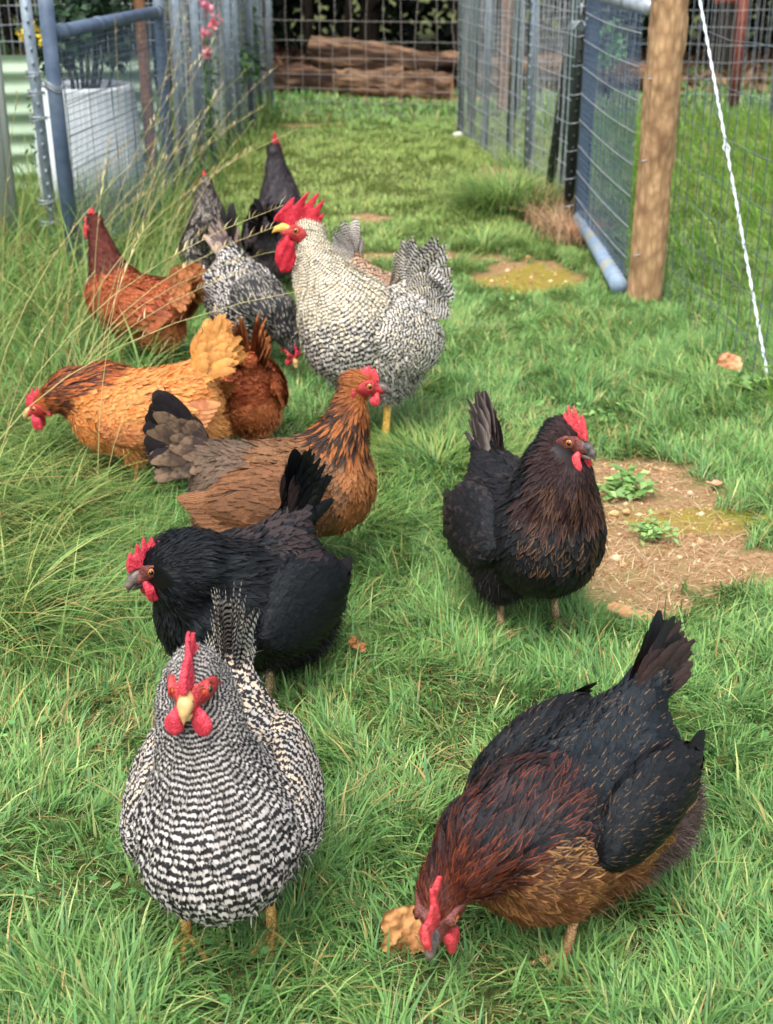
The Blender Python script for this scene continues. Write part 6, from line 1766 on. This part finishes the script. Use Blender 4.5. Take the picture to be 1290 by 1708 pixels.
def dead_leaf(px, py, z, size, seed, label, c1, c2, pitch=(0, 0, 0), curl=1.0, asp=0.7):
    g = G(px, py, z); n = 22; r = np.random.default_rng(seed)
    u, v = np.meshgrid(np.linspace(-1, 1, n), np.linspace(-1, 1, n), indexing='ij')
    ang = np.arctan2(v, u); rr = np.maximum(np.abs(u), np.abs(v)) / (np.sqrt(u * u + v * v) + 1e-6) * 1.0
    rr = 1 + (rr - 1) * 0.55
    rad = 1 + 0.22 * (fbm(np.cos(ang) * 2.5 + 5, np.sin(ang) * 2.5 + seed, seed) - 0.5) * 2 + 0.07 * (fbm(np.cos(ang) * 9 + 5, np.sin(ang) * 9 + seed, seed + 1) - 0.5)
    x = u * rr * rad; y = v * rr * rad * asp; x = np.where(rr > 5, 0, x); y = np.where(rr > 5, 0, y)
    zz = curl * (0.35 * x * x + 0.15 * y * y * np.sign(y) + 0.9 * (fbm(x * 2.2 + 3, y * 2.2 + seed, seed + 2) - 0.5) + 0.16 * (fbm(x * 9, y * 9, seed + 4) - 0.5))
    top = np.stack([x, y, zz], -1).reshape(-1, 3) * size; bot = top - np.array([0, 0, 0.0006])
    i = (np.arange(n - 1)[:, None] * n + np.arange(n - 1)[None]); Q = np.stack([i, i + n, i + n + 1, i + 1], -1).reshape(-1, 4)
    ed = np.concatenate([np.arange(n), np.arange(1, n) * n + n - 1, n * n - 2 - np.arange(n - 1), (np.arange(n - 2)[::-1] + 1) * n]); e2 = np.roll(ed, -1)
    Qe = np.stack([ed, ed + n * n, e2 + n * n, e2], -1)
    o = mesh_np('dead_leaf', np.concatenate([top, bot]), [np.concatenate([Q, Q[:, ::-1] + n * n, Qe])], noise_mat('dead_leaf_brown', lin(*c1), lin(*c2), scale=40, rough=0.75, bump=0.6, c3=lin(150, 100, 60)))
    o.location = tuple(g); o.rotation_euler = tuple(R(a) for a in pitch); return tag(o, label, 'leaf')
dead_leaf(676, 1552, 0.040, 0.034, 3, 'crumpled tan dead leaf beside the beak of the copper-necked hen', (196, 148, 96), (156, 106, 62), (62, 8, 10), 1.1, 0.95)
dead_leaf(1216, 602, 0.10, 0.042, 5, 'reddish dead leaf caught in the near right fence', (206, 128, 96), (216, 170, 128), (80, 20, 10), 0.6, 0.55)
dead_leaf(595, 1075, 0.055, 0.024, 7, 'curled brown dead leaf in the grass between the hens', (140, 92, 56), (170, 120, 72), (60, 40, 30), 1.6, 0.4)
dead_leaf(1050, 1022, 0.015, 0.045, 9, 'flat tan dead leaf on the bare earth behind the copper-necked hen', (196, 150, 108), (172, 124, 84), (4, 6, -25), 0.25, 0.45)
dead_leaf(945, 800, 0.01, 0.020, 10, 'small pale leaf beside the weed on the bare earth', (206, 176, 128), (186, 150, 104), (10, 8, 20), 0.5, 0.6)
dead_leaf(1192, 806, 0.01, 0.024, 12, 'small pink-tan leaf at the right end of the bare earth', (210, 156, 128), (196, 140, 108), (6, 8, 50), 0.4, 0.6)

def stone(px, py, s, seed, c, label):
    g = G(px, py)
    def fn(P): return sd_ell(P, (0, 0, 0), (1.0, 0.8, 0.6)) + 0.22 * (noise2(P[:, 0] * 2 + 9, P[:, 1] * 2 + P[:, 2] * 2.3 + 9, seed) - 0.5)
    V, Q = surface_nets(fn, (-1.3, -1.1, -0.9), (1.3, 1.1, 0.9), 0.13)
    o = mesh_np('stone', V * s, Q, noise_mat('stone', lin(*c), lin(*[int(q * 0.82) for q in c]), scale=40, bump=0.5)); o.location = (g[0], g[1], float(hgt(g[0], g[1])) + s * 0.25); tag(o, label, 'stone')
stone(765, 224, 0.035, 3, (222, 218, 210), 'white stone at the foot of the far right fence posts')
stone(1025, 855, 0.012, 4, (206, 176, 120), 'yellowish pebble under the broad-leaved weed')
stone(1046, 852, 0.010, 5, (196, 160, 110), 'tan pebble just right of the yellowish pebble')
# pebbles and crumbs of earth over the bare patches: uncountable
def crumbs():
    r = np.random.default_rng(9); n = 5200; x = np.concatenate([r.uniform(0.2, 1.3, n), r.uniform(-1, 1, n)]); y = np.concatenate([r.uniform(2.2, 3.7, n), r.uniform(4.6, 10, n)])
    k = dirt_mask(x, y) > 0.4; x, y = x[k], y[k]; n = len(x); s = 0.0022 * np.exp(r.normal(0, 0.55, n)) * (1 + y * 0.12)
    base = np.array([[1, 0, 0], [-1, 0, 0], [0, 1, 0], [0, -1, 0], [0, 0, 1], [0, 0, -1]], float); T = np.array([[0, 2, 4], [2, 1, 4], [1, 3, 4], [3, 0, 4], [2, 0, 5], [1, 2, 5], [3, 1, 5], [0, 3, 5]])
    V = (base[None] * r.uniform(0.6, 1.3, (n, 6, 1))) * s[:, None, None] * np.array([1.2, 1.0, 0.7]) + np.stack([x, y, hgt(x, y) - 0.007], 1)[:, None]
    c = np.array([lin(190, 152, 112), lin(210, 184, 150), lin(140, 100, 70), lin(168, 130, 92)])[r.integers(0, 4, n)]
    m, nt, b = new_mat('crumbs_of_earth', 0.9, 0.2); ca = N(nt, 'ShaderNodeAttribute', attribute_name='ca'); nt.links.new(ca.outputs['Color'], b.inputs['Base Color'])
    tag(mesh_np('gravel_crumbs', V.reshape(-1, 3), (np.arange(n)[:, None, None] * 6 + T[None]).reshape(-1, 3), m, attrs={'ca': np.repeat(c, 6, 0)}, smooth=False), kind='stuff')
crumbs()
